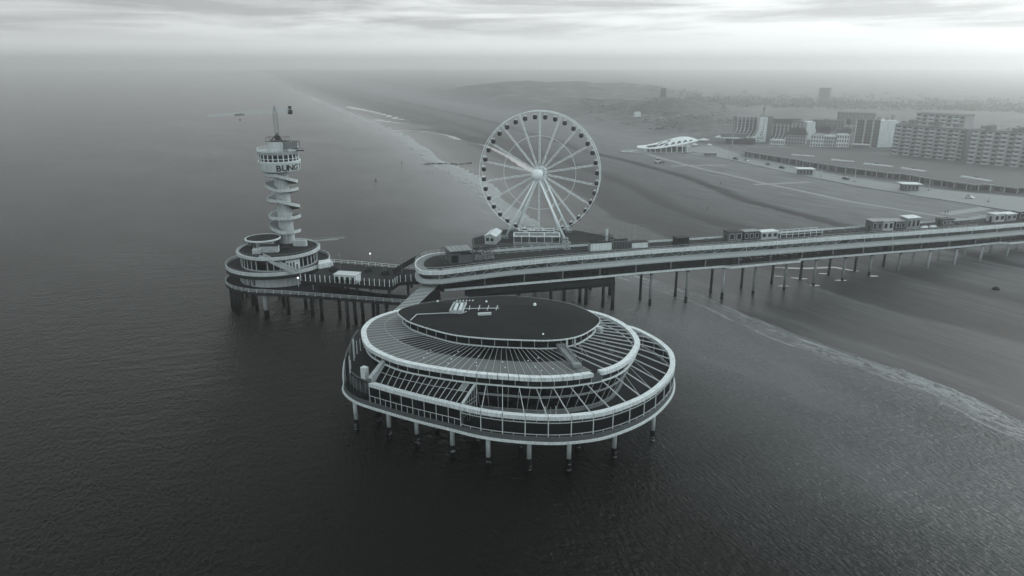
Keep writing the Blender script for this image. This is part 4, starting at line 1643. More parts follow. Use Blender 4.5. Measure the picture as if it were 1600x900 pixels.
def pergola_hut():
    p, q = (-18.1, 199.4), (-11.7, 201.6)
    u, v, l = oriented(p, q)
    t = thing('wooden_pavilion', (-15.5, 203.5, DZ), 'dark timber framed hut with slatted flat roof on the rounded pier end', 'hut')
    P = lambda a, b, z: (p[0] + u[0] * a + v[0] * b, p[1] + u[1] * a + v[1] * b, DZ + z)
    m = MB()
    frame_box(m, p, u, v, l, 6.0, DZ, DZ + 3.7, .2, 0)
    frame_box(m, P(-1.3, 1.0, 0)[:2], u, v, 1.3, 5.0, DZ, DZ + 3.7, .16, 0)
    m.build('timber_frame', M['wood'], t)
    obox(MB(), p, u, v, 0.2, l - .1, .6, 5.8, DZ, DZ + 2.9).build('wall', M['wood'], t)
    obox(MB(), p, u, v, .5, 2.6, .5, .62, DZ + .1, DZ + 2.3).build('door', M['black'], t)
    obox(MB(), p, u, v, 3.0, l - .2, .45, .62, DZ + 2.35, DZ + 2.85).build('shutter', M['steel_dark'], t)
    r = MB()
    obox(r, p, u, v, -.2, l + .2, -.2, 6.2, DZ + 3.7, DZ + 3.82)
    r.build('roof', M['steel'], t)
    s = MB()
    for k in range(6):
        s.bar(P(l * k / 5, -.2, 3.88), P(l * k / 5, 6.2, 3.88), .1, .12)
    s.build('roof_slat', M['conc'], t)


pergola_hut()


def climbing_frame():
    t = thing('reed_bower', (-8.5, 205.0, DZ), 'straw covered bower with arched poles and pale bundles beside the timber hut', 'bower')
    p, q = (-11.2, 202.6), (-5.4, 204.8)
    u, v, l = oriented(p, q)
    P = lambda a, b, z: (p[0] + u[0] * a + v[0] * b, p[1] + u[1] * a + v[1] * b, DZ + z)
    f = MB()
    for k in range(4):
        a = l * k / 3
        pr = None
        for i in range(9):
            th = math.pi * i / 8
            c = P(a, 2.0 - 2.0 * math.cos(th), 1.9 + 1.3 * math.sin(th))
            if pr:
                f.bar(pr, c, .12)
            pr = c
        f.bar(P(a, 0, 0), P(a, 0, 1.9), .14)
        f.bar(P(a, 4, 0), P(a, 4, 1.9), .14)
    f.build('pole_frame', M['wood'], t)
    th_ = MB()
    for _ in range(420):
        a, th = random.uniform(-.2, l + .2), random.uniform(.15, math.pi - .15)
        r = random.uniform(1.7, 2.2)
        c = Vector(P(a, 2.0 - r * math.cos(th), 1.9 + 1.35 * math.sin(th)))
        d = Vector((random.gauss(0, 1), random.gauss(0, 1), random.gauss(0, .6))).normalized() * random.uniform(.2, .5)
        e = d.orthogonal().normalized() * .09
        th_.poly([c - d, c + e, c + d, c - e])
    th_.build('thatch_leaves', M['foliage'], t)
    bl = MB()
    for _ in range(200):
        a, z = random.uniform(0, l), random.uniform(.1, 2.2)
        c = Vector(P(a, random.uniform(-.35, .3), z))
        d = Vector((random.gauss(0, 1), random.gauss(0, .4), random.gauss(0, 1))).normalized() * random.uniform(.2, .45)
        e = d.orthogonal().normalized() * .1
        bl.poly([c - d, c + e, c + d, c - e])
    bl.build('straw_leaves', M['conc'], t)


climbing_frame()


def white_container(p, q, d, h, label, scaffold):
    u, v, l = oriented(p, q)
    t = thing('sales_container', (p[0] + u[0] * l / 2, p[1] + u[1] * l / 2 + d / 2, DZ), label, 'container')
    P = lambda a, b, z: (p[0] + u[0] * a + v[0] * b, p[1] + u[1] * a + v[1] * b, DZ + z)
    obox(MB(), p, u, v, 0, l, 0, d, DZ, DZ + h).build('wall', M['white'], t)
    obox(MB(), p, u, v, -.12, l + .12, -.12, d + .12, DZ + h, DZ + h + .2).build('roof', M['steel_dark'], t)
    obox(MB(), p, u, v, -.06, .02, .4, d - .4, DZ + .1, DZ + h - .2).build('side_panel', M['conc'], t)
    obox(MB(), p, u, v, -.1, l + .1, -.1, .0, DZ, DZ + .3).build('skirting_board', M['skirt'], t)
    if scaffold:
        m = MB()
        frame_box(m, p, u, v, l, d, DZ + h + .2, DZ + h + 2.2, .12, 3)
        m.bar(P(0, 0, h + .3), P(l / 2, 0, h + 2.1), .08)
        m.bar(P(l / 2, 0, h + 2.1), P(l, 0, h + .3), .08)
        m.build('roof_frame', M['steel_dark'], t)
    return t


white_container((24.6, 213.3), (31.4, 214.9), 2.6, 2.7, 'white sales container with dark railing frame on its roof near the wheel', True)
white_container((38.2, 216.9), (43.4, 218.1), 2.4, 2.0, 'lower white container under the tall lattice screen', False)


def cage():
    t = thing('storage_cage', (34.6, 217, DZ), 'dark mesh storage cage between the two white containers', 'cage')
    p, q = (31.9, 215.3), (37.6, 216.7)
    u, v, l = oriented(p, q)
    m = MB()
    frame_box(m, p, u, v, l, 2.6, DZ, DZ + 2.9, .14, 5)
    for k in range(1, 5):
        m.bar((p[0], p[1], DZ + .58 * k), (q[0], q[1], DZ + .58 * k), .06)
    m.build('cage_frame', M['steel'], t)
    obox(MB(), p, u, v, .1, l - .1, .3, 2.4, DZ, DZ + 2.3).build('stored_goods_cover', M['steel_dark'], t)
    obox(MB(), p, u, v, .8, l - .6, 1.0, 2.0, DZ + 2.3, DZ + 3.1).build('tarpaulin', M['conc_dark'], t)
    t = thing('lattice_screen', (37, 219.6, DZ), 'tall see-through lattice screen of thin poles above the containers', 'screen')
    a, b = (30.2, 216.9), (44.2, 220.2)
    u, v, l = oriented(a, b)
    P = lambda s, w, z: (a[0] + u[0] * s + v[0] * w, a[1] + u[1] * s + v[1] * w, DZ + z)
    for k in range(8):
        MB().bar(P(l * k / 7, 0, 0), P(l * k / 7, 0, 7.6 if k not in (1,) else 7.0), .09).build('screen_pole', M['steel'], t)
    g = MB()
    for z in (2.9, 4.2, 5.4, 6.5, 7.5):
        g.bar(P(0, 0, z), P(l, 0, z), .05)
    for k in range(7):
        g.bar(P(l * k / 7, 0, 3), P(l * (k + 1) / 7, 0, 7.4), .035)
    g.build('screen_frame', M['steel'], t)
    t = thing('advertising_pillar', (29.9, 215.6, DZ), 'slim white pillar standing behind the white container', 'pillar')
    MB().box((29.9, 216.4, DZ + 3.2), (.7, .7, 6.4)).build('shaft', M['white'], t)
    MB().box((29.9, 216.4, DZ + 6.48), (.85, .85, .16)).build('cap', M['rib'], t)


cage()


def black_box():
    t = thing('black_booth', (54.9, 221.2, DZ), 'plain black cube booth alone on the pier deck', 'booth')
    p, q = (52.7, 220.9), (56.6, 219.9)
    p, q = (53.0, 219.4), (57.0, 220.5)
    u, v, l = oriented(p, q)
    obox(MB(), p, u, v, 0, l, 0, 3.2, DZ, DZ + 2.8).build('wall', M['black'], t)
    obox(MB(), p, u, v, -.1, l + .1, -.1, 3.3, DZ + 2.8, DZ + 2.95).build('roof', M['steel_dark'], t)
    obox(MB(), p, u, v, .6, 1.5, -.05, .02, DZ, DZ + 2.1).build('door', M['steel_dark'], t)


black_box()


def on_deck(x, n):
    """Deck point at distance n in from the near edge."""
    y0, y1 = interp_line(DECK_NEAR, x - .5), interp_line(DECK_NEAR, x + .5)
    l = math.hypot(1, y1 - y0)
    return (x - (y1 - y0) / l * n, interp_line(DECK_NEAR, x) + n / l)


cabin_shop('kiosk', on_deck(72.2, 4.0), on_deck(77.3, 4.0), 3.2, 3.2, 'grey kiosk with decorated front at the head of the row of stalls', 'kiosk', M['skirt'], M['steel_dark'], 'kiosks on the pier deck', 2)
cabin_shop('kiosk', on_deck(77.9, 4.1), on_deck(83.4, 4.1), 3.0, 3.0, 'dark kiosk with low flat roof between the grey kiosk and pale stall', 'kiosk', M['steel_dark'], M['steel'], 'kiosks on the pier deck', 3)
cabin_shop('kiosk', on_deck(84.2, 4.1), on_deck(90.4, 4.1), 3.0, 2.5, 'pale stall with white canopy above and dark openings', 'kiosk', M['conc_light'], M['white'], 'kiosks on the pier deck', 3)


def terrace_frame(x0, x1, label, n):
    p, q = on_deck(x0, 4.3), on_deck(x1, 4.3)
    u, v, l = oriented(p, q)
    t = thing('terrace_enclosure', ((p[0] + q[0]) / 2, (p[1] + q[1]) / 2, DZ), label, 'enclosure')
    P = lambda s, w, z: (p[0] + u[0] * s + v[0] * w, p[1] + u[1] * s + v[1] * w, DZ + z)
    for k in range(n + 1):
        MB().bar(P(l * k / n, 0, 0), P(l * k / n, 0, 2.2), .14).build('post', M['white_clean'], t)
        MB().bar(P(l * k / n, 3, 0), P(l * k / n, 3, 2.2), .14).build('post', M['white_clean'], t)
    r = MB()
    for w in (0, 3):
        for z in (1.15, 2.15):
            r.bar(P(0, w, z), P(l, w, z), .11)
    r.build('rail_frame', M['white_clean'], t)
    MB().loft([[P(0, .05, .1), P(l, .05, .1)], [P(0, .05, 1.1), P(l, .05, 1.1)]]).build('screen_panel', M['steel_dark'], t)
    for k in range(n):
        x, y, _ = P(l * (k + .5) / n, 1.5, 0)
        m = MB()
        m.tube((x, y, DZ), (x, y, DZ + .74), .07, n=8)
        m.tube((x, y, DZ + .72), (x, y, DZ + .78), .45, n=12)
        m.build('table', M['steel_dark'], t)


terrace_frame(91.6, 107.5, 'white post and rail terrace enclosure with dark windscreens beside the stalls', 7)
xs = [(127.0, 131.0, 3.5, M['skirt'], 2, 'tallest grey kiosk, first of the block of huts farther along the deck'), (131.4, 135.6, 3.2, M['conc_light'], 2, 'kiosk with two white door panels in the block of huts'),
      (136.2, 140.6, 3.0, M['steel_dark'], 2, 'dark kiosk in the middle of the block of huts'), (141.0, 146.4, 3.9, M['conc'], 3, 'striped kiosk with raised roof ending the block of huts')]
for x0, x1, h, m_, n, lab in xs:
    cabin_shop('kiosk', on_deck(x0, 4.4), on_deck(x1, 4.4), 3.4, h, lab, 'kiosk', m_, M['steel'] if h < 3.6 else M['white'], 'kiosks on the pier deck', n, pitch=.25)
cabin_shop('kiosk', on_deck(156.8, 5.0), on_deck(161.8, 5.0), 3.2, 2.4, 'low dark roofed hut standing alone beyond the upturned boats', 'kiosk', M['skirt'], M['steel_dark'], 'kiosks on the pier deck', 3)
cabin_shop('kiosk', on_deck(179.8, 5.0), on_deck(184.6, 5.0), 3.2, 2.9, 'pale kiosk near the landward end of the pier', 'kiosk', M['conc_light'], M['rib'], 'kiosks on the pier deck', 2)
cabin_shop('kiosk', on_deck(185.6, 5.2), on_deck(190.4, 5.2), 3.2, 2.6, 'kiosk with white roof next to the dark landward hut', 'kiosk', M['conc'], M['white'], 'kiosks on the pier deck', 2)
cabin_shop('kiosk', on_deck(191.4, 5.2), on_deck(197, 5.2), 3.2, 3.1, 'dark kiosk last in the row towards land', 'kiosk', M['steel_dark'], M['conc'], 'kiosks on the pier deck', 2)
for k, (x, lab) in enumerate(((149.5, 'white covered boat hull lying on the deck, the one by the striped kiosk'), (153.2, 'white covered boat hull lying on the deck, nearer the low hut'))):
    c = on_deck(x, 5.4)
    t = thing('covered_boat', (c[0], c[1], DZ), lab, 'boat', 'covered boats on the deck')
    u = Vector((.965, .262, 0))
    w = Vector((-.262, .965, 0))
    cur = []
    for i in range(9):
        s = -1 + 2 * i / 8
        wd = .75 * math.sqrt(max(.02, 1 - s * s))
        o = Vector((c[0], c[1], DZ)) + u * (1.7 * s)
        cur.append([tuple(o + w * (wd * math.cos(a)) + UP * (.55 * wd / .75 * math.sin(a) + .05)) for a in [math.pi * j / 8 for j in range(9)]])
    MB().loft(cur).build('hull', M['white'], t, True)
    o = Vector((c[0], c[1], DZ + .64))
    MB().bar(o - u * 1.3, o + u * 1.3, .08).build('keel', M['rib'], t)
for k, x in enumerate((60, 66, 112, 118, 122, 166, 172)):
    c = on_deck(x, 6.6)
    t = thing('bench', (c[0], c[1], DZ), 'simple grey slatted bench along the far parapet of the pier', 'bench', 'benches along the pier parapet')
    u = Vector((.965, .262, 0))
    o = Vector((c[0], c[1], DZ))
    MB().bar(o - u * .9 + UP * .45, o + u * .9 + UP * .45, .45, .07).build('seat', M['wood'], t)
    MB().bar(o - u * .9 + Vector((-.06, .2, .8)), o + u * .9 + Vector((-.06, .2, .8)), .06, .4).build('backrest', M['wood'], t)
    for s in (-.75, .75):
        MB().bar(o + u * s, o + u * s + UP * .43, .08, .4).build('leg', M['steel_dark'], t)


# ------------------------------------------------------------------ tower island with the spiral-stair bungee tower
IC = (-75.0, 219.4)
TC = (-74.8, 228.0)


def circ(c, r, n=72, a0=0.0, a1=2 * math.pi):
    return [(c[0] + r * math.cos(a0 + (a1 - a0) * i / n), c[1] + r * math.sin(a0 + (a1 - a0) * i / n)) for i in range(n + (0 if abs(a1 - a0 - 2 * math.pi) < 1e-6 else 1))]


def ring_wall(mb, c, r0, r1, z0, z1, n=72, a0=0.0, a1=2 * math.pi):
    full = abs(a1 - a0 - 2 * math.pi) < 1e-6
    o, i = circ(c, r0, n, a0, a1), circ(c, r1, n, a0, a1)
    return mb.loft([at_z(o, z0), at_z(o, z1), at_z(i, z1), at_z(i, z0)], closed=full, ring=True)


def disc(mb, c, r, z, n=72):
    return mb.poly(at_z(circ(c, r, n), z))


def island():
    root = thing('round_pavilion', (IC[0], IC[1], 0), 'round two-storey pavilion with white balcony rings at the foot of the bungee tower', 'pavilion')
    # lower ring deck running on as the lower walkway
    edge = circ((-74, 219), 17.9, 60, R(60), R(268)) + [(-68, 200.0), (-63, 199.1), (-51.5, 196.5), (-40, 193.8), (-29, 191.3)]
    back = [(-27.5, 198.4), (-40, 201.2), (-51, 206.0), (-58, 212), (-60, 224), (-65, 234.5)]
    MB().prism(edge + back, 8.0, 8.75).build('lower_deck', M['plank'], root)
    r = MB()
    railing(r, offset_open(edge, .15), 8.75, 1.15, 2.7, .05, 3, .14)
    r.build('lower_railing', M['rib'], root)
    r = MB()
    railing(r, [p for p in back[:4]], 8.75, 1.1, 2.7, .04, 2)
    r.build('railing', M['steel'], root)
    # lower storey
    lw = MB()
    ring_wall(lw, IC, 12.6, 12.3, 8.75, 13.0, 72, R(196), R(318))
    lw.build('lower_wall', M['white_old'], root)
    ring_wall(MB(), IC, 12.4, 12.1, 8.75, 13.0, 60, R(-42), R(196)).build('storey_wall', M['conc_dark'], root)
    for a in (222, 230, 240, 248):
        x = MB()
        ring_wall(x, IC, 12.68, 12.5, 9.1 if a != 240 else 8.8, 12.2, 3, R(a - 2.6), R(a + 2.6))
        w = x.build('window', M['glass'], root)
        f = MB()
        for s in (-2.7, 0, 2.7):
            p = (IC[0] + 12.74 * math.cos(R(a + s)), IC[1] + 12.74 * math.sin(R(a + s)))
            f.bar((p[0], p[1], 9.0), (p[0], p[1], 12.3), .1)
        f.build('window_frame', M['white_clean'], w)
    for x, y in ((-66.0, 207.6), (-60.6, 204.4)):
        l = MB()
        l.tube((x, y, 8.75), (x, y, 11.4), .1, n=8)
        lp = l.build('lamp_post', M['white_clean'], root)
        MB().lathe((x, y), [(.001, 11.3), (.26, 11.45), (.3, 11.7), (.2, 11.95), (.001, 12.0)], 12).build('lamp_head', M['lamp'], lp, True)
    # balcony ring and upper storey
    b = MB()
    ring_wall(b, (-75.4, 219.4), 16.0, 9.5, 12.95, 13.45)
    b.build('balcony_floor', M['plank'], root)
    ring_wall(MB(), (-75.4, 219.4), 16.15, 15.85, 13.35, 14.45).build('balcony_band', M['white_old'], root)
    ring_wall(MB(), (-75.4, 219.4), 16.2, 15.5, 12.3, 13.34).build('balcony_soffit', M['steel_dark'], root)
    rr = MB()
    railing(rr, circ((-75.4, 219.4), 16.0, 48) + circ((-75.4, 219.4), 16.0, 48)[:1], 14.5, .45, 2.0, .03, 1)
    rr.build('balcony_railing', M['steel'], root)
    ring_wall(MB(), IC, 11.7, 11.4, 13.45, 17.0).build('upper_glazing', M['glass'], root)
    ring_wall(MB(), IC, 11.8, 11.35, 13.45, 13.95).build('upper_plinth', M['conc_light'], root)
    for k in range(40):
        a = 2 * math.pi * k / 40
        if 255 < math.degrees(a) < 268 or 296 < math.degrees(a) < 318:
            continue
        p = (IC[0] + 11.78 * math.cos(a), IC[1] + 11.78 * math.sin(a))
        MB().box((p[0], p[1], 15.4), (.22, .22, 3.2), a).build('column', M['rib'], root)
    pw = MB()
    ring_wall(pw, IC, 11.95, 11.6, 13.46, 17.0, 6, R(296), R(318))
    pw = pw.build('white_panel', M['white'], root)
    for a in (299, 303.5, 308, 313):
        d = MB()
        ring_wall(d, IC, 12.0, 11.9, 13.6, 16.0 if a != 313 else 15.2, 2, R(a - 1.1), R(a + 1.1))
        d.build('doorway', M['black'], pw)
    ring_wall(MB(), IC, 12.7, 11.0, 17.0, 17.35).build('roof_soffit', M['steel_dark'], root)
    ring_wall(MB(), IC, 12.9, 12.45, 17.36, 18.35).build('roof_parapet', M['white_old'], root)
    ring_wall(MB(), IC, 12.45, 12.0, 18.0, 18.2).build('parapet_inner_ring', M['conc_light'], root)
    rf = MB()
    disc(rf, IC, 12.4, 17.9)
    rf.build('roof', M['roof'], root)
    rr = MB()
    railing(rr, circ(IC, 12.6, 40) + circ(IC, 12.6, 40)[:1], 18.35, .7, 1.6, .03, 1)
    rr.build('roof_railing', M['steel'], root)
    # stair from the balcony up to the roof
    st = MB()
    a, c = Vector((-77.0, 208.6, 18.0)), Vector((-65.6, 204.9, 13.9))
    sd = Vector((.31, .95, 0))
    for s in (-.9, .9):
        st.bar(a + sd * s + UP * .5, c + sd * s + UP * .5, .14, 1.0)
    for i in range(20):
        p = a.lerp(c, (i + .5) / 20)
        st.bar(p - sd * .85, p + sd * .85, .5, .08)
    st.build('staircase', M['conc_light'], root)
    # roof structures: round disc pavilion, plant screens
    dp = MB()
    ring_wall(dp, (-80.6, 221.8), 3.4, 3.1, 17.95, 20.5, 40)
    dp.build('disc_drum', M['conc_light'], root)
    for a in (205, 222, 240):
        x = MB()
        ring_wall(x, (-80.6, 221.8), 3.48, 3.35, 18.3, 20.2, 3, R(a - 5), R(a + 5))
        x.build('window', M['glass'], root)
    dd = MB()
    dd.lathe((-80.6, 221.8), [(.001, 20.5), (5.3, 20.5), (5.6, 20.6), (5.6, 21.0), (5.2, 21.02), (5.15, 20.92), (.001, 20.95)], 56)
    dd.build('disc_roof', M['white'], root)
    x = MB()
    disc(x, (-80.6, 221.8), 5.1, 20.97, 56)
    x.build('disc_roof_felt', M['roof'], root)
    MB().box((-76.5, 215.3, 19.0), (5.6, 2.4, 2.1), .12).build('plant_screen', M['stone'], root)
    MB().box((-76.5, 215.3, 20.1), (5.9, 2.7, .12), .12).build('plant_cover', M['roof'], root)
    MB().box((-79.9, 213.4, 18.6), (2.6, 1.8, 1.4), .2).build('roof_hatch', M['conc_light'], root)
    MB().box((-85.2, 223.5, 18.8), (2.2, 1.8, 1.5), .4).build('vent_housing', M['steel'], root)
    MB().box((-72.2, 218.2, 18.4), (2.6, 1.6, .8), .3).build('vent_housing', M['steel_dark'], root)
    MB().box((-69.0, 222.8, 18.9), (4.4, 1.2, 1.9), -.1).build('stair_foot', M['conc_light'], root)
    # jumping boards pointing out over the sea
    for q in ((-56.0, 229.5), (-57.5, 226.6)):
        m = MB()
        a, b = Vector((-65.5, 225.6, 18.9)), Vector((q[0], q[1], 19.1))
        m.bar(a, b, 1.0, .12)
        for s in (-.45, .45):
            m.bar(a + Vector((0, s, .9)), b + Vector((0, s, .6)), .05)
        m.build('jump_board', M['steel'], root)
    # piles
    for k in range(16):
        a = R(150 + 118 * k / 15) if k < 11 else R(10 + 140 * (k - 10) / 6)
        pile_at(-74 + 16.6 * math.cos(a), 219 + 16.6 * math.sin(a), -1, 8.0, .5, root, M['conc_dark'])
    for k, (x, y) in enumerate([(-75.8, 204.8), (-80.8, 210.5), (-70, 208), (-62, 206), (-66, 213), (-84, 216), (-74, 216), (-78, 224), (-66, 224), (-58, 202), (-53, 204),
                                (-48.8, 196.4), (-47, 198.6), (-45.2, 200.6), (-42, 201), (-39.8, 196.5), (-37.7, 199.5), (-33, 194), (-31, 197.5)]):
        pile_at(x, y, -1, 8.0, .5 if k else .7, root, M['conc_light'] if k == 0 else M['conc_dark'])
    return root


island()


def bungee_tower():
    root = thing('bungee_tower', (TC[0], TC[1], 17.9), 'slim concrete tower wound with open spiral stairs under a round lettered pod', 'tower')
    sh = MB()
    sh.lathe(TC, [(2.5, 17.9), (2.35, 26), (2.25, 44.5)], 40)
    sh.build('shaft', M['shaft'], root, True)
    # stair: heights every quarter turn, alternating landings and flights
    quarter = [(20, 'L'), (25, 'F'), (110, 'R'), (115, 'B'), (120, 'L'), (187, 'F'), (190, 'R'), (245, 'B'), (295, 'L'), (297, 'F'), (380, 'R'), (435, 'B'),
               (485, 'L'), (487, 'F'), (489, 'R'), (530, 'B'), (570, 'L'), (640, 'F'), (645, 'R')]
    n = 12
    zz, aa = [], []
    for k in range(len(quarter) - 1):
        for i in range(n):
            t = i / n
            y = quarter[k][0] + (quarter[k + 1][0] - quarter[k][0]) * t
            yp = 270 + y * .1444
            zz.append(42.6 - (yp - 262) * .2085 + .55)
            aa.append(math.pi + (k + t) * math.pi / 2)
    def pos(a, r, z):
        return (TC[0] + r * math.cos(a), TC[1] + r * math.sin(a), z)
    fl = [[pos(a, 2.3, z) for a, z in zip(aa, zz)], [pos(a, 5.0, z) for a, z in zip(aa, zz)], [pos(a, 5.0, z - .35) for a, z in zip(aa, zz)], [pos(a, 2.3, z - .35) for a, z in zip(aa, zz)]]
    MB().loft(fl, ring=True).build('spiral_stair', M['conc'], root)
    ba = [[pos(a, 5.1, z - .45) for a, z in zip(aa, zz)], [pos(a, 5.1, z + .6) for a, z in zip(aa, zz)], [pos(a, 4.98, z + .6) for a, z in zip(aa, zz)], [pos(a, 4.98, z - .45) for a, z in zip(aa, zz)]]
    MB().loft(ba, ring=True).build('spiral_balustrade', M['white_old'], root)
    sb = MB()
    for a, z in list(zip(aa, zz))[::3]:
        sb.bar(pos(a, 2.5, z - .6), pos(a, 5.0, z - .5), .22, .4)
    sb.build('stair_bracket_frame', M['conc_dark'], root)
    # pod
    pd = MB()
    pd.lathe(TC, [(2.25, 41.5), (5.9, 41.7), (6.3, 42.0), (6.6, 44.4), (6.6, 44.75), (6.2, 44.8), (6.0, 44.75)], 64)
    pd.build('pod_drum', M['white_old'], root)
    MB().lathe(TC, [(6.05, 44.72), (6.05, 47.2)], 64).build('pod_window', M['glass'], root)
    MB().lathe(TC, [(6.5, 44.78), (6.62, 44.95), (6.62, 45.1), (6.1, 45.12)], 64).build('pod_sill', M['white_clean'], root)
    for k in range(24):
        a = 2 * math.pi * k / 24
        MB().bar(pos(a, 6.12, 44.8), pos(a, 6.2, 47.9), .26, .2).build('pod_mullion', M['white_clean'], root)
    m = MB()
    c = circ(TC, 6.12, 64)
    for a, b in zip(c, c[1:] + c[:1]):
        m.bar((a[0], a[1], 45.9), (b[0], b[1], 45.9), .14)
    m.build('pod_transom', M['white_clean'], root)
    MB().lathe(TC, [(6.0, 47.2), (6.4, 47.25), (6.75, 48.2), (6.55, 48.25), (6.3, 47.9), (.001, 48.0)], 64).build('pod_roof', M['conc_light'], root)
    rl = MB()
    railing(rl, circ(TC, 6.5, 40) + circ(TC, 6.5, 40)[:1], 48.3, .8, 1.4, .03, 2)
    rl.build('pod_railing', M['white_clean'], root)
    MB().lathe(TC, [(3.4, 47.9), (3.0, 50.9), (.001, 51.0)], 32).build('mast_base', M['conc_light'], root, True)
    cg = thing('jump_cage', (TC[0] + 4.4, TC[1] - 1.5, 48.4), 'small dark jumping cage on the rim of the tower pod', 'cage')
    m = MB()
    frame_box(m, (TC[0] + 2.8, TC[1] - 3.4), (1, 0), (0, 1), 4.2, 3.0, 48.9, 51.2, .14, 6)
    m.box((TC[0] + 4.9, TC[1] - 1.9, 48.95), (4.4, 3.2, .25))
    m.box((TC[0] + 7.6, TC[1] - 1.9, 48.3), (2.2, 1.3, .3))
    m.build('cage_frame', M['steel_dark'], cg)
    m = MB()
    m.box((TC[0] + 4.9, TC[1] - 3.36, 50.0), (4.0, .05, 1.9))
    m.build('cage_mesh', M['steel'], cg)
    # lettering BUNGY wrapping round the drum towards the right
    for ch, deg in (('B', 14), ('U', 31), ('N', 48), ('G', 66.5), ('Y', 87)):
        cu = bpy.data.curves.new('letter', 'FONT')
        cu.body = ch
        cu.size, cu.offset, cu.extrude = 2.55, .085, 0.0
        cu.align_x, cu.resolution_u = 'CENTER', 4
        tmp = bpy.data.objects.new('letter', cu)
        COL.objects.link(tmp)
        dg = bpy.context.evaluated_depsgraph_get()
        me = tmp.evaluated_get(dg).to_mesh()
        xs_ = [v.co.x for v in me.vertices]
        vs, fs = [], [tuple(p.vertices) for p in me.polygons]
        for v in me.vertices:
            z = 42.3 + v.co.y * 1.02
            r = 6.3 + (z - 42.0) / 2.4 * .3 + .04
            a = -math.pi / 2 + R(deg) + v.co.x * 1.12 / r
            vs.append((TC[0] + r * math.cos(a), TC[1] + r * math.sin(a), z))
        tmp.to_mesh_clear()
        bpy.data.objects.remove(tmp)
        mb = MB()
        mb.add(vs, fs)
        mb.build('letter', M['letter'], root)
    return root


bungee_tower()


def crane():
    b = Vector((TC[0] + .1, TC[1], 51.0))
    root = thing('tower_crane', tuple(b), 'lattice jib crane on top of the bungee tower', 'crane')

    def lattice(p, q, w0, w1, seg, t, tri=False, name='mast'):
        d = (q - p).normalized()
        s = d.cross(UP)
        s = Vector((1, 0, 0)) if s.length < .01 else s.normalized()
        n = s.cross(d).normalized()
        m = MB()
        cor = [(-1, -1), (1, -1), (1, 1), (-1, 1)] if not tri else [(-1, -.6), (1, -.6), (0, 1)]
        P = lambda i, k: p.lerp(q, i / seg) + (s * cor[k][0] + n * cor[k][1]) * ((w0 + (w1 - w0) * i / seg) / 2)
        for k in range(len(cor)):
            m.bar(P(0, k), P(seg, k), t)
            k2 = (k + 1) % len(cor)
            for i in range(seg):
                m.bar(P(i, k), P(i + 1, k2), t * .6)
                m.bar(P(i, k), P(i, k2), t * .6)
        return m.build(name, M['steel'] if name.startswith('mast') else M['rib'], root)
    top = b + UP * 8.9
    lattice(b + UP * .4, top, 1.1, 1.1, 9, .09)
    lattice(top, top + UP * 2.0, .9, .2, 3, .08, name='mast_head')
    d = Vector((-15.2, -15.0, 0)).normalized()
    j0, j1, j2 = top + UP * .2, top + d * 21.3 + UP * .0, top - d * 5.8 + UP * .4
    lattice(j0, j1, .95, .6, 22, .10, True, 'jib')
    lattice(j0, j2, .9, .8, 6, .13, True, 'counter_jib')
    MB().bar(top + UP * 1.9, j0.lerp(j1, .62) + UP * .4, .05).build('tie_bar', M['rib'], root)
    MB().bar(top + UP * 1.9, j2 + UP * .3, .05).build('tie_bar', M['rib'], root)
    c = j2 + d * .6
    cwt = MB()
    cwt.box((c.x, c.y, c.z - .5), (1.1, 1.1, 1.4), math.atan2(d.y, d.x))
    cwt.box((c.x, c.y, c.z + .9), (.7, .7, .9), math.atan2(d.y, d.x))
    cwt.build('counterweight', M['steel_dark'], root)
    tr = j0.lerp(j1, .54)
    t = MB()
    t.bar(tr - d * 1.4 - UP * .25, tr + d * 1.4 - UP * .25, .7, .45)
    tro = t.build('trolley', M['black'], root)
    h = MB()
    h.bar(tr - UP * .4, tr - UP * 1.6, .04)
    h.tube(tr - UP * 1.6, tr - UP * 2.1, .22, .1, 8)
    h.build('hook_block', M['steel_dark'], tro)
    pf = MB()
    frame_box(pf, (b.x - 3.0, b.y - 2.4), (1, 0), (0, 1), 6.2, 4.4, 51.0, 52.3, .1, 0)
    pf.box((b.x + .1, b.y - .2, 51.05), (4.2, 3.6, .18))
    pf.build('service_platform', M['steel_dark'], root)
    ml = MB()
    ml.bar(b + Vector((-1.6, -1.2, .4)), b + Vector((.4, 0, 2.6)), .35)
    ml.bar(b + Vector((1.8, -1.2, .4)), b + Vector((-.3, 0, 2.2)), .3)
    ml.box((b.x + .2, b.y - .6, 52.1), (1.6, 1.4, 1.3), .3)
    ml.build('winch', M['steel_dark'], root)


crane()


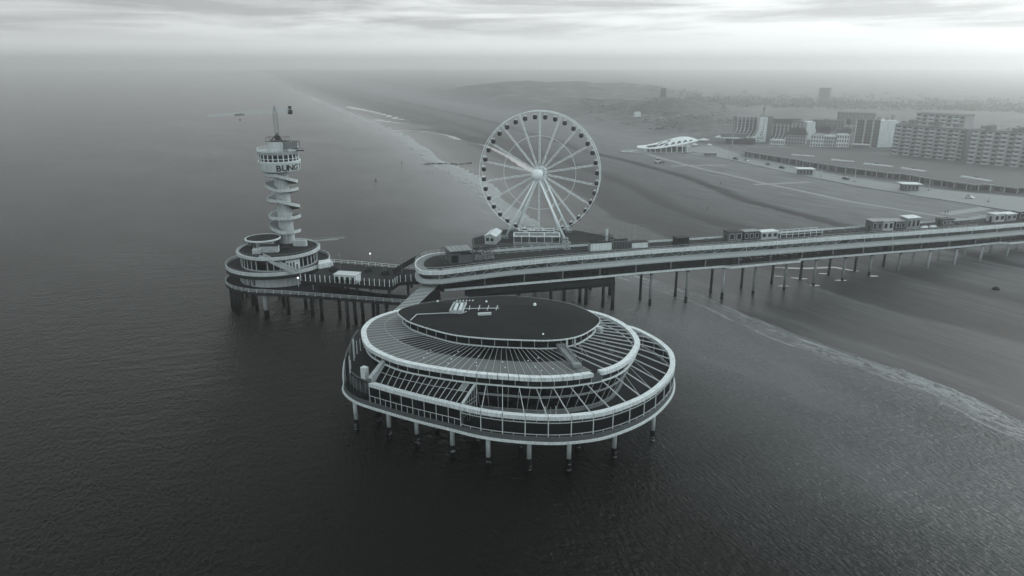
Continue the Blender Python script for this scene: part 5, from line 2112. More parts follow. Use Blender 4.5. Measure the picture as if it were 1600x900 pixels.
# ------------------------------------------------------------------ terrace bridge between the tower island and the pier
def bridge():
    root = thing('terrace_bridge', (-46, 203, 13), 'wide raised terrace bridge with white posts between the round pavilion and the pier', 'bridge')
    near = [(-62.4, 198.6), (-48.3, 195.6), (-34.4, 192.4), (-33.2, 197.2), (-27.2, 198.6)]
    far = [(-27.0, 209.5), (-36, 211.8), (-48.9, 216.0), (-58.6, 218.4)]
    MB().prism(near + far, 12.7, 13.35).build('bridge_deck', M['plank'], root)
    MB().loft([at_z(near, 12.45), at_z(near, 13.5), at_z(offset_open(near, .3), 13.5), at_z(offset_open(near, .3), 12.45)], ring=True).build('edge_girder', M['steel_dark'], root)
    MB().loft([at_z(far, 12.45), at_z(far, 13.5), at_z(offset_open(far, .3), 13.5), at_z(offset_open(far, .3), 12.45)], ring=True).build('edge_girder', M['steel_dark'], root)
    for p in resample(offset_open(near, .12), 1.55):
        MB().box((p[0], p[1], 14.55), (.16, .16, 2.1)).build('screen_post', M['white_clean'], root)
    MB().loft([at_z(offset_open(near, .15), 13.5), at_z(offset_open(near, .15), 14.7)]).build('glass_screen', M['clear'], root)
    r = MB()
    railing(r, offset_open(far, .15), 13.5, 1.2, 2.4, .04, 2, .12)
    r.build('railing', M['white_clean'], root)
    for x, y in ((-58, 200), (-52, 206), (-46, 199), (-40, 206), (-36, 196), (-44, 212), (-54, 214), (-31, 200), (-31, 207), (-49.5, 202), (-43, 204)):
        pile_at(x, y, 8.7, 12.7, .38, root, M['conc_dark'], crust=False)
    # stair up to the pier end
    st = MB()
    a, c = Vector((-36.5, 206.8, 13.4)), Vector((-28.0, 208.8, 18.0))
    sd = Vector((-.23, .97, 0))
    for s in (-1.0, 1.0):
        st.bar(a + sd * s + UP * .45, c + sd * s + UP * .45, .12, .9)
    for i in range(16):
        p = a.lerp(c, (i + .5) / 16)
        st.bar(p - sd, p + sd, .5, .08)
    st.build('staircase', M['steel_dark'], root)
    sw = MB()
    sw.prism([(-60.5, 211.5), (-56.6, 214.5), (-58.6, 217.6), (-61.5, 216)], 13.36, 14.9)
    sw.build('white_bulkhead', M['white'], root)


bridge()
cabin_shop('kiosk', (-52.0, 196.9), (-45.4, 195.5), 3.6, 2.5, 'white framed kiosk with big windows on the terrace bridge', 'kiosk', M['white'], M['rib'], None, 4, z=13.35, glass_front=True)
for k, (x, y, lab) in enumerate(((-55.5, 209.5, 'stack of covered chairs on the terrace bridge near the round pavilion'), (-44.5, 208.5, 'folded parasols in the middle of the terrace bridge'),
                                 (-38.5, 205.5, 'covered furniture stack by the stair up to the pier'))):
    t = thing('furniture_stack', (x, y, 13.36), lab, 'furniture')
    m = MB()
    m.box((x, y, 13.36 + .5), (2.2, 1.5, 1.0), .3 * k)
    m.box((x + .2, y, 13.36 + 1.25), (1.2, 1.1, .5), .3 * k + .4)
    m.build('cover', M['steel_dark'], t)
    MB().tube((x - .7, y + .2, 13.36), (x - .5, y + .2, 15.4), .14, .06, 8).build('folded_parasol', M['steel'], t)
for k, (x, y, lit, lab) in enumerate(((-44.2, 212.0, True, 'lamp post with lit head on the terrace bridge'), (-53.5, 210.8, False, 'thin dark mast beside the terrace bridge lamp'),
                                      (-33.6, 206.0, False, 'thin dark mast at the pier end of the terrace bridge'))):
    t = thing('lamp_post', (x, y, 13.36), lab, 'lamp post')
    MB().tube((x, y, 13.36), (x, y, 18.0), .07, .05, 8).build('pole', M['steel'], t)
    MB().lathe((x, y), [(.001, 17.9), (.22, 18.05), (.25, 18.25), (.12, 18.45), (.001, 18.5)], 12).build('lamp_head', M['lamp'] if lit else M['steel'], t, True)


def gangway():
    root = thing('gangway', (-26, 186, 8), 'covered gangway with ribbed pale roof from the pier end down to the oval pavilion', 'gangway')
    a, b = Vector((-23.2, 196.0, 13.6)), Vector((-29.5, 166.0, 13.9))
    d = (b - a).normalized()
    s = Vector((d.y, -d.x, 0)).normalized()        # towards the sea side
    if s.x > 0:
        s = -s
    m = MB()
    w = 2.3
    m.add([tuple(a + s * w), tuple(a - s * w), tuple(b - s * w), tuple(b + s * w)], [(0, 1, 2, 3)])
    m.build('roof', M['eave'], root)
    rb = MB()
    for i in range(26):
        p = a.lerp(b, i / 25)
        rb.bar(p + s * w + UP * .07, p - s * w + UP * .07, .12, .14)
    rb.build('roof_rib', M['skirt'], root)
    sl = MB()
    sl.add([tuple(a + s * w), tuple(b + s * w), tuple(b + s * (w + 1.3) - UP * 1.4), tuple(a + s * (w + 1.3) - UP * 1.4)], [(0, 1, 2, 3)])
    sl.build('side_skirt_roof', M['white'], root)
    for q in (1, -1):
        MB().add([tuple(a + s * (w * q) - UP * .05), tuple(b + s * (w * q) - UP * .05), tuple(b + s * (w * q) - UP * 4.5), tuple(a + s * (w * q) - UP * 4.5)], [(0, 1, 2, 3)]).build('side_glazing', M['glass'], root)
    MB().bar(a - UP * 4.7, b - UP * 4.9, 5.0, .6).build('floor_slab', M['conc_dark'], root)
    for f in (.3, .68):
        p = a.lerp(b, f)
        for q in (-1.6, 1.6):
            pile_at(p.x + s.x * q, p.y + s.y * q, -1, p.z - 4.9, .4, root, M['conc_dark'])


gangway()


# ------------------------------------------------------------------ beach, boulevard and town
def ground_at(p, dz=0.0):
    return (p[0], p[1], zt(*p) + dz)


def drape(name, left, right, material, dz, n=90, across=3):
    """A strip of surfacing laid on the terrain between two edge lines."""
    def even(c):
        c = [tuple(p) for p in c]
        cum = [0.0]
        for a, b in zip(c, c[1:]):
            cum.append(cum[-1] + math.dist(a, b))
        return [tuple(float(np.interp(cum[-1] * i / n, cum, [p[k] for p in c])) for k in range(2)) for i in range(n + 1)]
    a, b = even(left), even(right)
    rows = []
    for j in range(across + 1):
        f = j / across
        xy = [(p[0] + (q[0] - p[0]) * f, p[1] + (q[1] - p[1]) * f) for p, q in zip(a, b)]
        z = height(np.array([p[0] for p in xy]), np.array([p[1] for p in xy]))[0]
        rows.append([(p[0], p[1], float(w) + dz) for p, w in zip(xy, z)])
    o = MB().loft(rows).build(name, material, smooth=True)
    return tag(o, kind='structure')


PAVE = mat('boulevard_paving', 0.22, 0.9, 0.14, 0.12, 0.1)
PATHM = mat('beach_path', 0.25, 0.9, 0.12, 0.2, 0.1)
ROADM = mat('asphalt', 0.07, 0.9, 0.2, 0.1)
BLVD = [(140, 600), (148.1, 567.7), (163.8, 518.5), (182.6, 457), (200.2, 414), (215.6, 379.7), (228.6, 357), (243, 333), (262, 305), (300, 255), (370, 180)]
FOOT = [(172, 612), (177.4, 552), (192.9, 494), (208.6, 443), (225.9, 409), (239.3, 392), (253.2, 380), (267, 369), (300, 335), (350, 280), (420, 200)]
drape('boulevard', BLVD, FOOT, PAVE, .25)
kb = MB()
bl3 = [ground_at(p) for p in resample(BLVD, 6)]
kb.loft([[(p[0], p[1], p[2] - .6) for p in bl3], [(p[0], p[1], p[2] + .42) for p in bl3], [(p[0] + .4, p[1] + .25, p[2] + .42) for p in bl3], [(p[0] + .4, p[1] + .25, p[2] - .6) for p in bl3]], ring=True)
struct('boulevard_kerb', kb, M['conc'], loc=(0, 0, 0))


def path(name, pts, w):
    c = resample(pts, 2.0)
    drape(name, offset_open(c, w / 2), offset_open(c, -w / 2), PATHM, .05, 60, 1)


path('path', [(106, 563), (111.4, 540), (123.1, 494.7), (152, 416.6), (175.7, 360.6), (196.1, 331.5), (222, 300)], 3.4)
path('path', [(110.5, 493.6), (124, 495), (150.5, 496.5)], 4.0)
path('path', [(143, 414.7), (155, 417), (181, 424.6)], 4.2)
path('path', [(206, 330), (221, 338), (236, 345)], 6.0)
path('path', [(214, 322), (232, 330), (246, 331)], 4.0)
path('path', [(128, 588), (150, 560), (165, 545)], 7.0)
# bright pools standing round the pile feet on the ebb beach
for pts, w in (([(96.5, 251.8), (101.8, 250.2), (108.3, 248.8), (117.5, 248.4), (120.8, 245.5), (124.8, 242)], 2.0), ([(94, 242), (97, 240.8)], 1.2),
               ([(91.5, 231.5), (95.8, 230.6)], 1.8), ([(99, 239.6), (102, 237.9), (104.5, 237.3)], 1.7), ([(102.2, 230.6), (106.0, 229.6)], 1.7), ([(112.4, 234.4), (116.4, 233.6)], 1.7),
               ([(124.6, 236.8), (128.6, 236.2)], 1.6), ([(110.0, 242.6), (113.6, 241.4)], 1.4)):
    c = resample(catmull(pts, 6, False), .5)
    L = len(c)
    wf = lambda i: w / 2 * math.sqrt(max(.02, 1 - (2 * i / max(1, L - 1) - 1) ** 2))
    drape('pool', offset_open(c, wf), offset_open(c, lambda i: -wf(i)), POOLM, .07, 30, 2)


for pts, w in CHANNELS:
    c = resample(catmull(pts, 6, False), 3.0)
    L = len(c)
    m = MB()
    wf = [(w * .75) * (1 + .35 * mnoise.noise(Vector((p[0] * .03, p[1] * .03, 1)))) * math.sqrt(max(.03, 1 - abs(2 * i / (L - 1) - 1) ** 4)) for i, p in enumerate(c)]
    m.loft([at_z(offset_open(c, lambda i: wf[i]), .02), at_z(offset_open(c, lambda i: -wf[i]), .02)])
    struct('pool', m, POOLM, loc=(0, 0, 0))


# --- town blocks
def facade_block(name, A, B, z0, z1, depth, floors, bays, label, cat, wall, group=None, balc=False, rows_skip=0, roofm=None, win=(.55, .55), extra=None):
    """A block standing behind its front line A-B, with separate windows (and balconies) sharing one mesh each."""
    u, v, l = oriented(A, B)
    if u[1] < 0:                                   # the inland side
        v = (-u[1], u[0])
    t = thing(name, (A[0] + u[0] * l / 2, A[1] + u[1] * l / 2, z0), label, cat, group)
    P = lambda a, b, z: (A[0] + u[0] * a + v[0] * b, A[1] + u[1] * a + v[1] * b, z)
    obox(MB(), A, u, v, 0, l, 0, depth, z0 - 2, z1).build('wall', wall, t)
    obox(MB(), A, u, v, -.3, l + .3, -.3, depth + .3, z1, z1 + .5).build('roof', roofm or M['roof_town'], t)
    fh, bw_ = (z1 - z0) / floors, l / bays
    pw = pb = None
    for f in range(rows_skip, floors):
        for k in range(bays):
            a, z = bw_ * (k + .5), z0 + fh * (f + .52)
            if pw is None:
                pw = MB().box(P(a, -.02, z), (bw_ * win[0], .25, fh * win[1]), math.atan2(u[1], u[0])).build('window', M['win'], t)
                org = Vector(P(a, 0, z))
            else:
                copy_part(pw, t, Vector(P(a, 0, z)) - org)
            if balc and k % 2 == (f // 99) % 2:
                zb = z - fh * .30
                if pb is None:
                    m = MB().box(P(a, -.75, zb), (bw_ * .92, 1.3, fh * .40), math.atan2(u[1], u[0]))
                    pb = m.build('balcony', M['facade_light'], t)
                    orgb = Vector(P(a, 0, zb))
                else:
                    copy_part(pb, t, Vector(P(a, 0, zb)) - orgb)
    if extra:
        extra(t, P, l)
    return t


M['facade_light'] = mat('balcony_panel', 0.46, 0.85, 0.15, 0.2, streaks=0.2)


def apt_extra(n):
    def f(t, P, l):
        for k in range(n + 1):
            MB().bar(P(l * k / n, -.5, 8.2), P(l * k / n, -.5, 31), .7, 1.1).build('stair_fin', M['brickmid'], t)
        z = 31
        for k, (a, w) in enumerate(((.18, 5), (.48, 6), (.55, 3), (.82, 5))):
            c = P(l * a, 5, z + 1.6)
            MB().box(c, (w, 4, 3.2 if k % 2 == 0 else 2.2), .4).build('roof_house', M['brickmid'], t)
        MB().bar(P(l * .3, 4, z), P(l * .3, 4, z + 4), .12).build('aerial', M['steel_dark'], t)
    return f


A1, B1 = (289.5, 541.7), (314.2, 496.6)
facade_block('apartment_block', A1, B1, 8.4, 30.0, 15, 8, 12, 'long grey apartment block with stacked balconies beside the pale slab hotel', 'building', M['facade'], 'apartment blocks on the boulevard', True, extra=apt_extra(6))
A2, B2 = (313.2, 488.4), (347, 450.2)
facade_block('apartment_block', A2, B2, 8.6, 31.0, 15, 8, 12, 'apartment block with balconies at the edge of the photo, closest to the pier', 'building', M['facade'], 'apartment blocks on the boulevard', True, extra=apt_extra(6))
facade_block('apartment_block', (330, 590), (352, 560), 9, 35, 15, 9, 8, 'taller apartment block rising behind the roofs of the long grey one', 'building', M['brickpale'], 'apartment blocks on the boulevard', True)


def slab_hotel():
    A, B = (280.7, 587.3), (296.6, 580.4)
    t = facade_block('slab_hotel', A, B, 8.8, 30.0, 14, 9, 9, 'pale slab hotel with dark window front and blank white side wall', 'building', M['brickmid'], win=(.7, .62))
    u, v, l = oriented((296.8, 580.2), (310.6, 579.4))
    o = (296.9, 580.1)
    obox(MB(), o, u, (-u[1], u[0]), 0, 13.6, 0, 12, 8, 30.2).build('side_wall', M['white'], t)
    for k in range(3):
        a = Vector((A[0], A[1], 9)).lerp(Vector((B[0], B[1], 9)), (0.0, .38, .72)[k])
        MB().box((a.x - .3, a.y - .6, 19.4), (.8, .8, 21.5), .4).build('facade_fin', M['conc_light'], t)
    for k, (x, y) in enumerate(((286, 590), (291, 588), (298, 586), (304, 585), (309, 586))):
        MB().box((x, y, 31.6), (2.2, 2.0, 2.4 if k != 4 else 5.5), .3).build('roof_plant', M['steel'], t)
    MB().box((309.6, 580.2, 19.5), (.9, .9, 21.6), .1).build('edge_pier', M['steel_dark'], t)


slab_hotel()


def curved_hotel():
    t = thing('curved_hotel', (220, 640, 7.7), 'hotel with white tower that flares out at its foot and a mast on top', 'hotel')
    # white end wall, swept out towards its foot
    prof = [(223.8, 7.5), (223.8, 29.2), (217.4, 29.2), (217.3, 20), (216.6, 16.5), (215, 13.6), (212.4, 11.8), (207.5, 10.9), (207.5, 7.5)]
    n = len(prof)
    y0, y1 = 631.2, 634
    m = MB()
    m.add([(x, y0, z) for x, z in prof] + [(x, y1, z) for x, z in prof],
          [tuple(range(n)), tuple(range(2 * n - 1, n - 1, -1))] + [(i, (i + 1) % n, n + (i + 1) % n, n + i) for i in range(n)])
    m.build('end_wall', M['white'], t)
    MB().box((226.2, 634.5, 18.6), (4.6, 7.6, 22.4)).build('stair_tower', M['brickmid'], t)
    for k in range(9):
        z = 10 + 2.0 * k
        MB().box((220.6, 631.1, z + .6), (.8, .3, .9)).build('window', M['win'], t)
    for x, z in ((216.5, 11.3), (218.6, 11.3), (218.9, 14), (219.3, 16.2), (212, 8.9), (214.5, 8.9), (217, 8.9)):
        MB().box((x, 631.1, z), (1.1, .3, 1.2)).build('window', M['win'], t)
    # ribbed wings whose fins sweep outwards
    def wing(xa, xb, y, z0, z1, fins, flare, nm):
        MB().box(((xa + xb) / 2, y + 6, (z0 + z1) / 2), (xb - xa, 12, z1 - z0)).build(nm, M['brickmid'], t)
        MB().box(((xa + xb) / 2, y - .1, (z0 + z1) / 2 - .6), (xb - xa - .4, .3, z1 - z0 - 2.4)).build('window', M['win'], t)
        for f in range(1, 7):
            z = z0 + (z1 - z0) * f / 7
            MB().box(((xa + xb) / 2, y - .45, z), (xb - xa - .2, .5, .5)).build('floor_edge', M['conc'], t)
        for k in range(fins + 1):
            x = xa + (xb - xa) * k / fins
            c = [(0, z1 + .4), (0, z0 + (z1 - z0) * .45), (-.6, z0 + (z1 - z0) * .28), (-1.8, z0 + (z1 - z0) * .14), (-4.2 * flare, z0 + .4)]
            fm = MB()
            for (d0, za), (d1, zb) in zip(c, c[1:]):
                fm.bar((x + d0 * .9, y - .9 + d0 * .4, za), (x + d1 * .9, y - .9 + d1 * .4, zb), .7, .9)
            fm.build('fin', M['conc_light'], t)
    wing(200.2, 217.4, 640, 12.4, 28.6, 5, 1.0, 'wing')
    wing(228.6, 256, 641, 9, 22.5, 8, .8, 'wing')
    MB().box((243, 650, 24.6), (29, 9, 3.2)).build('top_storey', M['brickmid'], t)
    MB().box((243, 648, 26.6), (31, 11, .6)).build('roof', M['roof_town'], t)
    MB().box((255, 647, 22.4), (10, 8, 5)).build('side_block', M['brickmid'], t)
    pr = [(262.5, 8.5), (262.5, 24.4), (270.0, 24.2), (270.2, 19), (272.5, 14.5), (273, 8.5)]
    n = len(pr)
    m = MB()
    m.add([(x, 641, z) for x, z in pr] + [(x, 652, z) for x, z in pr],
          [tuple(range(n)), tuple(range(2 * n - 1, n - 1, -1))] + [(i, (i + 1) % n, n + (i + 1) % n, n + i) for i in range(n)])
    m.build('gable_wall', M['white'], t)
    MB().tube((220.6, 634, 29), (220.6, 634, 40), .42, .3, 8).build('mast', M['conc'], t)
    MB().lathe((220.6, 634), [(.001, 30.4), (3.2, 30.6), (3.0, 31.2), (.6, 31.4)], 16).build('mast_ring', M['conc'], t)
    MB().lathe((220.6, 634), [(.3, 34), (1.0, 34.6), (1.0, 37.4), (.3, 38)], 10).build('antenna', M['steel'], t)
    # low glazed restaurant front with white canopy
    MB().box((200, 625, 9.4), (24, 12, 4.6), -.35).build('lower_hall', M['win'], t)
    cn = MB()
    cn.loft([[(178, 629, z), (184, 622.5, z), (194, 617.5, z), (207.6, 629, z)] for z in (11.9, 12.6)]).poly(
        [(178, 629, 12.6), (184, 622.5, 12.6), (194, 617.5, 12.6), (207.6, 629, 12.6), (204, 640, 12.6), (184, 640, 12.6)])
    cn.build('canopy', M['white'], t)
    MB().box((194, 628, 14.2), (21, 10, 3.0), -.2).build('upper_hall', M['brickmid'], t)


curved_hotel()


def gabled_house(x, y, z, w, d, h, rh, rot, label, wall, roofm, bays, floors, group='houses along the town front'):
    t = thing('town_house', (x, y, z), label, 'house', group)
    u = (math.cos(rot), math.sin(rot))
    v = (-u[1], u[0])
    o = (x - u[0] * w / 2, y - u[1] * w / 2)
    P = lambda a, b, zz: (o[0] + u[0] * a + v[0] * b, o[1] + u[1] * a + v[1] * b, zz)
    obox(MB(), o, u, v, 0, w, 0, d, z - 1.5, z + h).build('wall', wall, t)
    m = MB()
    m.add([P(-.3, -.3, z + h), P(w + .3, -.3, z + h), P(w + .3, d + .3, z + h), P(-.3, d + .3, z + h), P(w * .12, d / 2, z + h + rh), P(w * .88, d / 2, z + h + rh)],
          [(0, 1, 5, 4), (2, 3, 4, 5), (1, 2, 5), (3, 0, 4), (3, 2, 1, 0)])
    rf = m.build('roof', roofm, t)
    MB().box(P(w * .3, d * .5, z + h + rh + .2), (.9, .9, 1.8)).build('chimney', M['brickmid'], rf)
    pw = None
    for f in range(floors):
        for k in range(bays):
            c = Vector(P(w * (k + .5) / bays, -.03, z + h * (f + .55) / floors))
            if pw is None:
                pw = MB().box(tuple(c), (w / bays * .5, .2, h / floors * .55), rot).build('window', M['win'], t)
                o_ = c
            else:
                copy_part(pw, t, c - o_)


gabled_house(240, 606, 8, 16, 12, 8.4, 5.2, -.5, 'large town house with steep dark roof below the curved hotel', M['brickpale'], M['roof'], 7, 3)
gabled_house(252.5, 592, 8, 10, 9, 9.2, 1.6, -.5, 'white gabled town house between the dark roof and the paler row', M['white'], M['conc'], 5, 3)
gabled_house(261, 588, 8.2, 9, 9, 8.6, 1.4, -.4, 'pale grey town house in the middle of the white row', M['conc_light'], M['conc_light'], 5, 3)
gabled_house(270.5, 585, 8.4, 9.5, 9, 9.8, 1.2, -.3, 'bright white town house at the end of the row by the slab hotel', M['white'], M['conc_light'], 5, 3)
gabled_house(226, 610, 7.6, 12, 8, 4.2, .6, -.6, 'low white glazed veranda house in front of the dark roofed one', M['white'], M['rib'], 8, 1)
gabled_house(276.5, 566, 8.6, 12, 7, 4.0, .6, -.4, 'low building with pale canopy under the slab hotel', M['conc'], M['conc_light'], 7, 1)


def arcade():
    t = thing('shopping_arcade', (230, 440, 6.6), 'long low arcade with wide flat dark roof and columns along the boulevard', 'building')
    eave = [(176.1, 546), (178.9, 534), (197.6, 494.1), (200.5, 482.9), (215.9, 453.6), (231, 430.3), (236.8, 428), (242.3, 411), (255.2, 387.5), (262.6, 389), (271, 377), (281, 380), (300, 362), (330, 340)]
    back = [(190, 566), (226, 560), (255, 538), (272, 506), (296, 466), (322, 437), (372, 380)]
    MB().prism(eave + back[::-1], 10.2, 10.55).build('roof', M['roof_town'], t)
    MB().loft([at_z(eave, 10.05), at_z(eave, 10.75), at_z(offset_open(eave, .5), 10.75), at_z(offset_open(eave, .5), 10.05)], ring=True).build('roof_edge', M['conc_light'], t)
    wl = offset_open(eave, 3.2)
    MB().loft([at_z(wl, 5.6), at_z(wl, 10.2)]).build('shop_glazing', M['win'], t)
    for p in resample(offset_open(eave, 1.2), 7.0):
        MB().tube((p[0], p[1], 5.8), (p[0], p[1], 10.1), .22, n=8).build('column', M['rib'], t)
    for k, p in enumerate(resample(offset_open(wl, -.3), 4.4)):
        if k % 3:
            MB().box((p[0], p[1], 8.0), (1.5, .5, 2.6), random.uniform(-1, -.6)).build('shop_front_panel', M['brickmid'], t)
    for k, (a, b) in enumerate((((202.4, 515.5), (216.4, 509)), ((219.2, 488), (231.5, 480)), ((231.8, 467.5), (245.7, 457)), ((245.5, 447), (254.8, 436)), ((262.3, 412.5), (271.5, 399)))):
        u, v, l = oriented(a, b)
        P = lambda s, w, z: (a[0] + u[0] * s + v[0] * w, a[1] + u[1] * s + v[1] * w, z)
        w = 3.4
        m = MB()
        m.add([P(0, 0, 10.56), P(l, 0, 10.56), P(l, w, 10.56), P(0, w, 10.56), P(0, .4, 11.5), P(l * .55, .4, 11.1), P(l, .5, 10.75), P(l, w, 10.75), P(l * .55, w, 11.1), P(0, w, 11.5)],
              [(0, 1, 6, 5, 4), (4, 5, 8, 9), (5, 6, 7, 8), (3, 9, 8, 7, 2), (0, 4, 9, 3), (1, 2, 7, 6)])
        m.build('roof_skylight', M['conc_light'], t)
        MB().box(P(l * .4, w + 1.2, 11.1), (1.6, 1.4, 1.1), .3).build('roof_vent', M['steel_dark'], t)


arcade()


def beach_club():
    t = thing('beach_pavilion', (116, 575, 5.3), 'white beach pavilion with a wave shaped roof on columns at the dune foot', 'pavilion')
    # oval plinth
    c0 = (116.5, 573.5)
    el = [(c0[0] + 29 * math.cos(a), c0[1] + 9.5 * math.sin(a)) for a in [2 * math.pi * i / 48 for i in range(48)]]
    el2 = [(c0[0] + 30 * math.cos(a), c0[1] + 10.3 * math.sin(a)) for a in [2 * math.pi * i / 48 for i in range(48)]]
    MB().prism(el2, 4.0, 6.0).build('plinth', M['conc_dark'], t)
    MB().prism(el, 6.0, 6.5).build('terrace', M['conc_light'], t)
    r = MB()
    railing(r, el + el[:1], 6.5, 1.0, 3.0, .05, 2)
    r.build('terrace_railing', M['rib'], t)
    # glazed hall
    MB().prism([(108, 566.5), (139, 567.5), (143, 576), (136, 582), (110, 581)], 6.5, 11.0).build('hall_glazing', M['win'], t)
    for k in range(9):
        x = 105.5 + 4.25 * k
        y = 565.3 + .03 * k
        zt_ = 10.2 if k < 3 else 10.2 + (k - 2) ** 1.2 * .55
        MB().tube((x, y, 6.5), (x - .3, y, zt_), .34, .26, 8).build('column', M['white_clean'], t)
    MB().lathe((139.8, 568), [(.001, 6.5), (2.2, 6.5), (2.2, 11.2), (1.6, 11.9), (.001, 12)], 16).build('round_stair', M['conc_light'], t)
    # roof: a thin shell, low at one end, swelling to a crest and drawn to a point
    XSr = [99.5, 104, 109, 114, 119, 124, 129, 134, 139, 144, 148.5]
    zf = [10.4, 10.0, 9.8, 10.0, 10.6, 11.4, 12.2, 12.9, 13.6, 14.3, 14.8]
    zb = [11.2, 11.3, 11.6, 12.3, 13.5, 15.0, 16.6, 17.6, 17.8, 16.9, 15.1]
    yf = [567.5, 565.6, 564.6, 564.2, 564.0, 564.2, 564.8, 566, 568, 571, 574.6]
    yb = [571.5, 574.5, 577, 579, 580, 580.5, 580.5, 580, 579, 577.4, 575.4]
    cur = []
    for i, x in enumerate(XSr):
        row = []
        for j in range(9):
            f = j / 8
            zz = zf[i] + (zb[i] - zf[i]) * math.sin(f * math.pi / 2 * 1.15) + .25 * math.sin(math.pi * f)
            row.append((x + 2.0 * f * (1 if i > 4 else .3), yf[i] + (yb[i] - yf[i]) * f, zz))
        cur.append(row)
    up = cur
    dn = [[(x, y, z - .45) for x, y, z in row] for row in cur]
    m = MB()
    m.loft(up)
    m.loft(dn)
    edge = [r_[0] for r_ in up] + up[-1][1:] + [r_[-1] for r_ in up[::-1]][1:] + up[0][::-1][1:-1]
    m.loft([edge, [(x, y, z - .45) for x, y, z in edge]], closed=True)
    m.build('wave_roof', M['white_clean'], t, True)
    # dark skylight cut into the front slope and a row of small openings along the eave
    def on(i, f, dz=.06):
        a, b = int(i), min(int(i) + 1, len(up) - 1)
        g = i - a
        j = int(f * 8)
        h = f * 8 - j
        p = Vector(up[a][j]).lerp(Vector(up[a][min(j + 1, 8)]), h)
        q = Vector(up[b][j]).lerp(Vector(up[b][min(j + 1, 8)]), h)
        return tuple(p.lerp(q, g) + Vector((0, -.05, dz)))
    sky_ = [on(1.6, .22), on(3, .2), on(4, .22), on(5, .4), on(5.6, .62), on(4.6, .7), on(3.6, .72), on(3.4, .45), on(1.6, .42)]
    MB().poly(sky_).build('roof_skylight', M['win'], t)
    for i in (4.3, 5.3, 6.3, 7.3, 8.3):
        MB().poly([on(i, .10), on(i + .72, .12), on(i + .62, .30), on(i + .25, .26)]).build('roof_opening', M['win'], t)
    # terrace furniture
    fm = MB()
    for k in range(7):
        x, y = 92 + 2.2 * k, 572 + random.uniform(-3.5, 2)
        fm.box((x, y, 7.0), (1.2, .8, .9), random.uniform(0, 3))
    fm.build('terrace_seating_frame', M['conc_light'], t)


beach_club()
for x, y, h, w, m_, lab in ((188.6, 455.6, 4.0, 10.5, 'brickmid', 'square boulevard kiosk with pale overhanging roof, the one under the arcade bend'), (221.5, 391.5, 4.0, 10.0, 'brickmid', 'square boulevard kiosk with pale flat roof standing nearer the pier'),
                            (152.5, 549, 2.6, 11.0, 'steel', 'low dark beach hut beside the wave roofed pavilion')):
    z = zt(x, y)
    cabin_shop('boulevard_kiosk', (x - w * .4, y - w * .22), (x + w * .4, y - w * .32), w * .55, h, lab, 'kiosk', M[m_], M['white'] if h > 3 else M['steel'], 'kiosks on the boulevard', 4, over=1.3 if h > 3 else .3, z=z)
for k, (x, y, h, lab) in enumerate(((206.7, 424.3, 8.4, 'tall boulevard lamp mast above the square kiosk'), (232.3, 390.4, 7.6, 'boulevard lamp mast just past the pale kiosk'), (244, 357, 8.4, 'boulevard lamp mast closest to the pier'),
                                    (185.2, 600, 21, 'very tall thin flood light mast in front of the curved hotel'), (196, 447, 8.2, 'boulevard lamp mast between the two square kiosks'), (163, 535, 8, 'boulevard lamp mast by the low dark beach hut'))):
    z = zt(x, y)
    t = thing('lamp_mast', (x, y, z), lab, 'lamp post')
    MB().tube((x, y, z - .2), (x, y, z + h), .17 if h < 15 else .3, .1 if h < 15 else .18, 8).build('pole', M['conc_light'], t)
    MB().tube((x, y, z), (x, y, z + .5), .8, .6, 10).build('footing', M['steel_dark'], t)
    m = MB()
    m.box((x, y, z + h + .12), (1.5, .4, .3))
    m.build('lamp_head', M['steel'], t)
for k, (x, y, s, lab) in enumerate(((155, 606, 2.6, 'white parasol on the square behind the beach pavilion, the larger one'), (166.3, 601, 2.2, 'smaller white parasol farther along the square'), (171.5, 640, 5.0, 'white peaked tent roof beside the curved hotel'))):
    z = zt(x, y)
    t = thing('parasol' if s < 4 else 'tent', (x, y, z), lab, 'parasol' if s < 4 else 'tent')
    MB().tube((x, y, z), (x, y, z + 2.6), .08, n=6).build('pole', M['steel'], t)
    MB().lathe((x, y), [(s * .98, z + 2.0), (s, z + 2.15), (s * .55, z + 2.6), (s * .15, z + 3.3 if s > 4 else z + 3.0), (.001, z + 3.5 if s > 4 else z + 3.1)], 10).build('canopy', M['white'], t)


def car(x, y, rot, m_, lab, van=False):
    z = zt(x, y) + .26
    t = thing('parked_car', (x, y, z), lab, 'car', 'cars parked on the boulevard')
    u = Vector((math.cos(rot), math.sin(rot), 0))
    w = Vector((-u.y, u.x, 0))
    o = Vector((x, y, z))
    prof = [(-2.1, .3), (-2.1, .85), (-1.9, 1.0), (-1.2, 1.08), (1.0, 1.0), (1.9, .85), (2.1, .65), (2.1, .3)]
    L = [tuple(o + u * a + w * .85 + UP * b) for a, b in prof]
    Rr = [tuple(o + u * a - w * .85 + UP * b) for a, b in prof]
    MB().loft([L, Rr], closed=True).poly(L).poly(Rr[::-1]).build('body', m_, t)
    cp = [(-1.6, 1.05), (-1.3, 1.75 if van else 1.5), (.3, 1.75 if van else 1.5), (1.0, 1.02)]
    L = [tuple(o + u * a + w * .72 + UP * b) for a, b in cp]
    Rr = [tuple(o + u * a - w * .72 + UP * b) for a, b in cp]
    MB().loft([L, Rr], closed=True).poly(L).poly(Rr[::-1]).build('window', M['glass'], t)
    for a in (-1.3, 1.3):
        for s in (-.8, .8):
            c = o + u * a + w * s + UP * .32
            MB().tube(c - w * .1, c + w * .1, .33, n=12).build('wheel', M['black'], t)


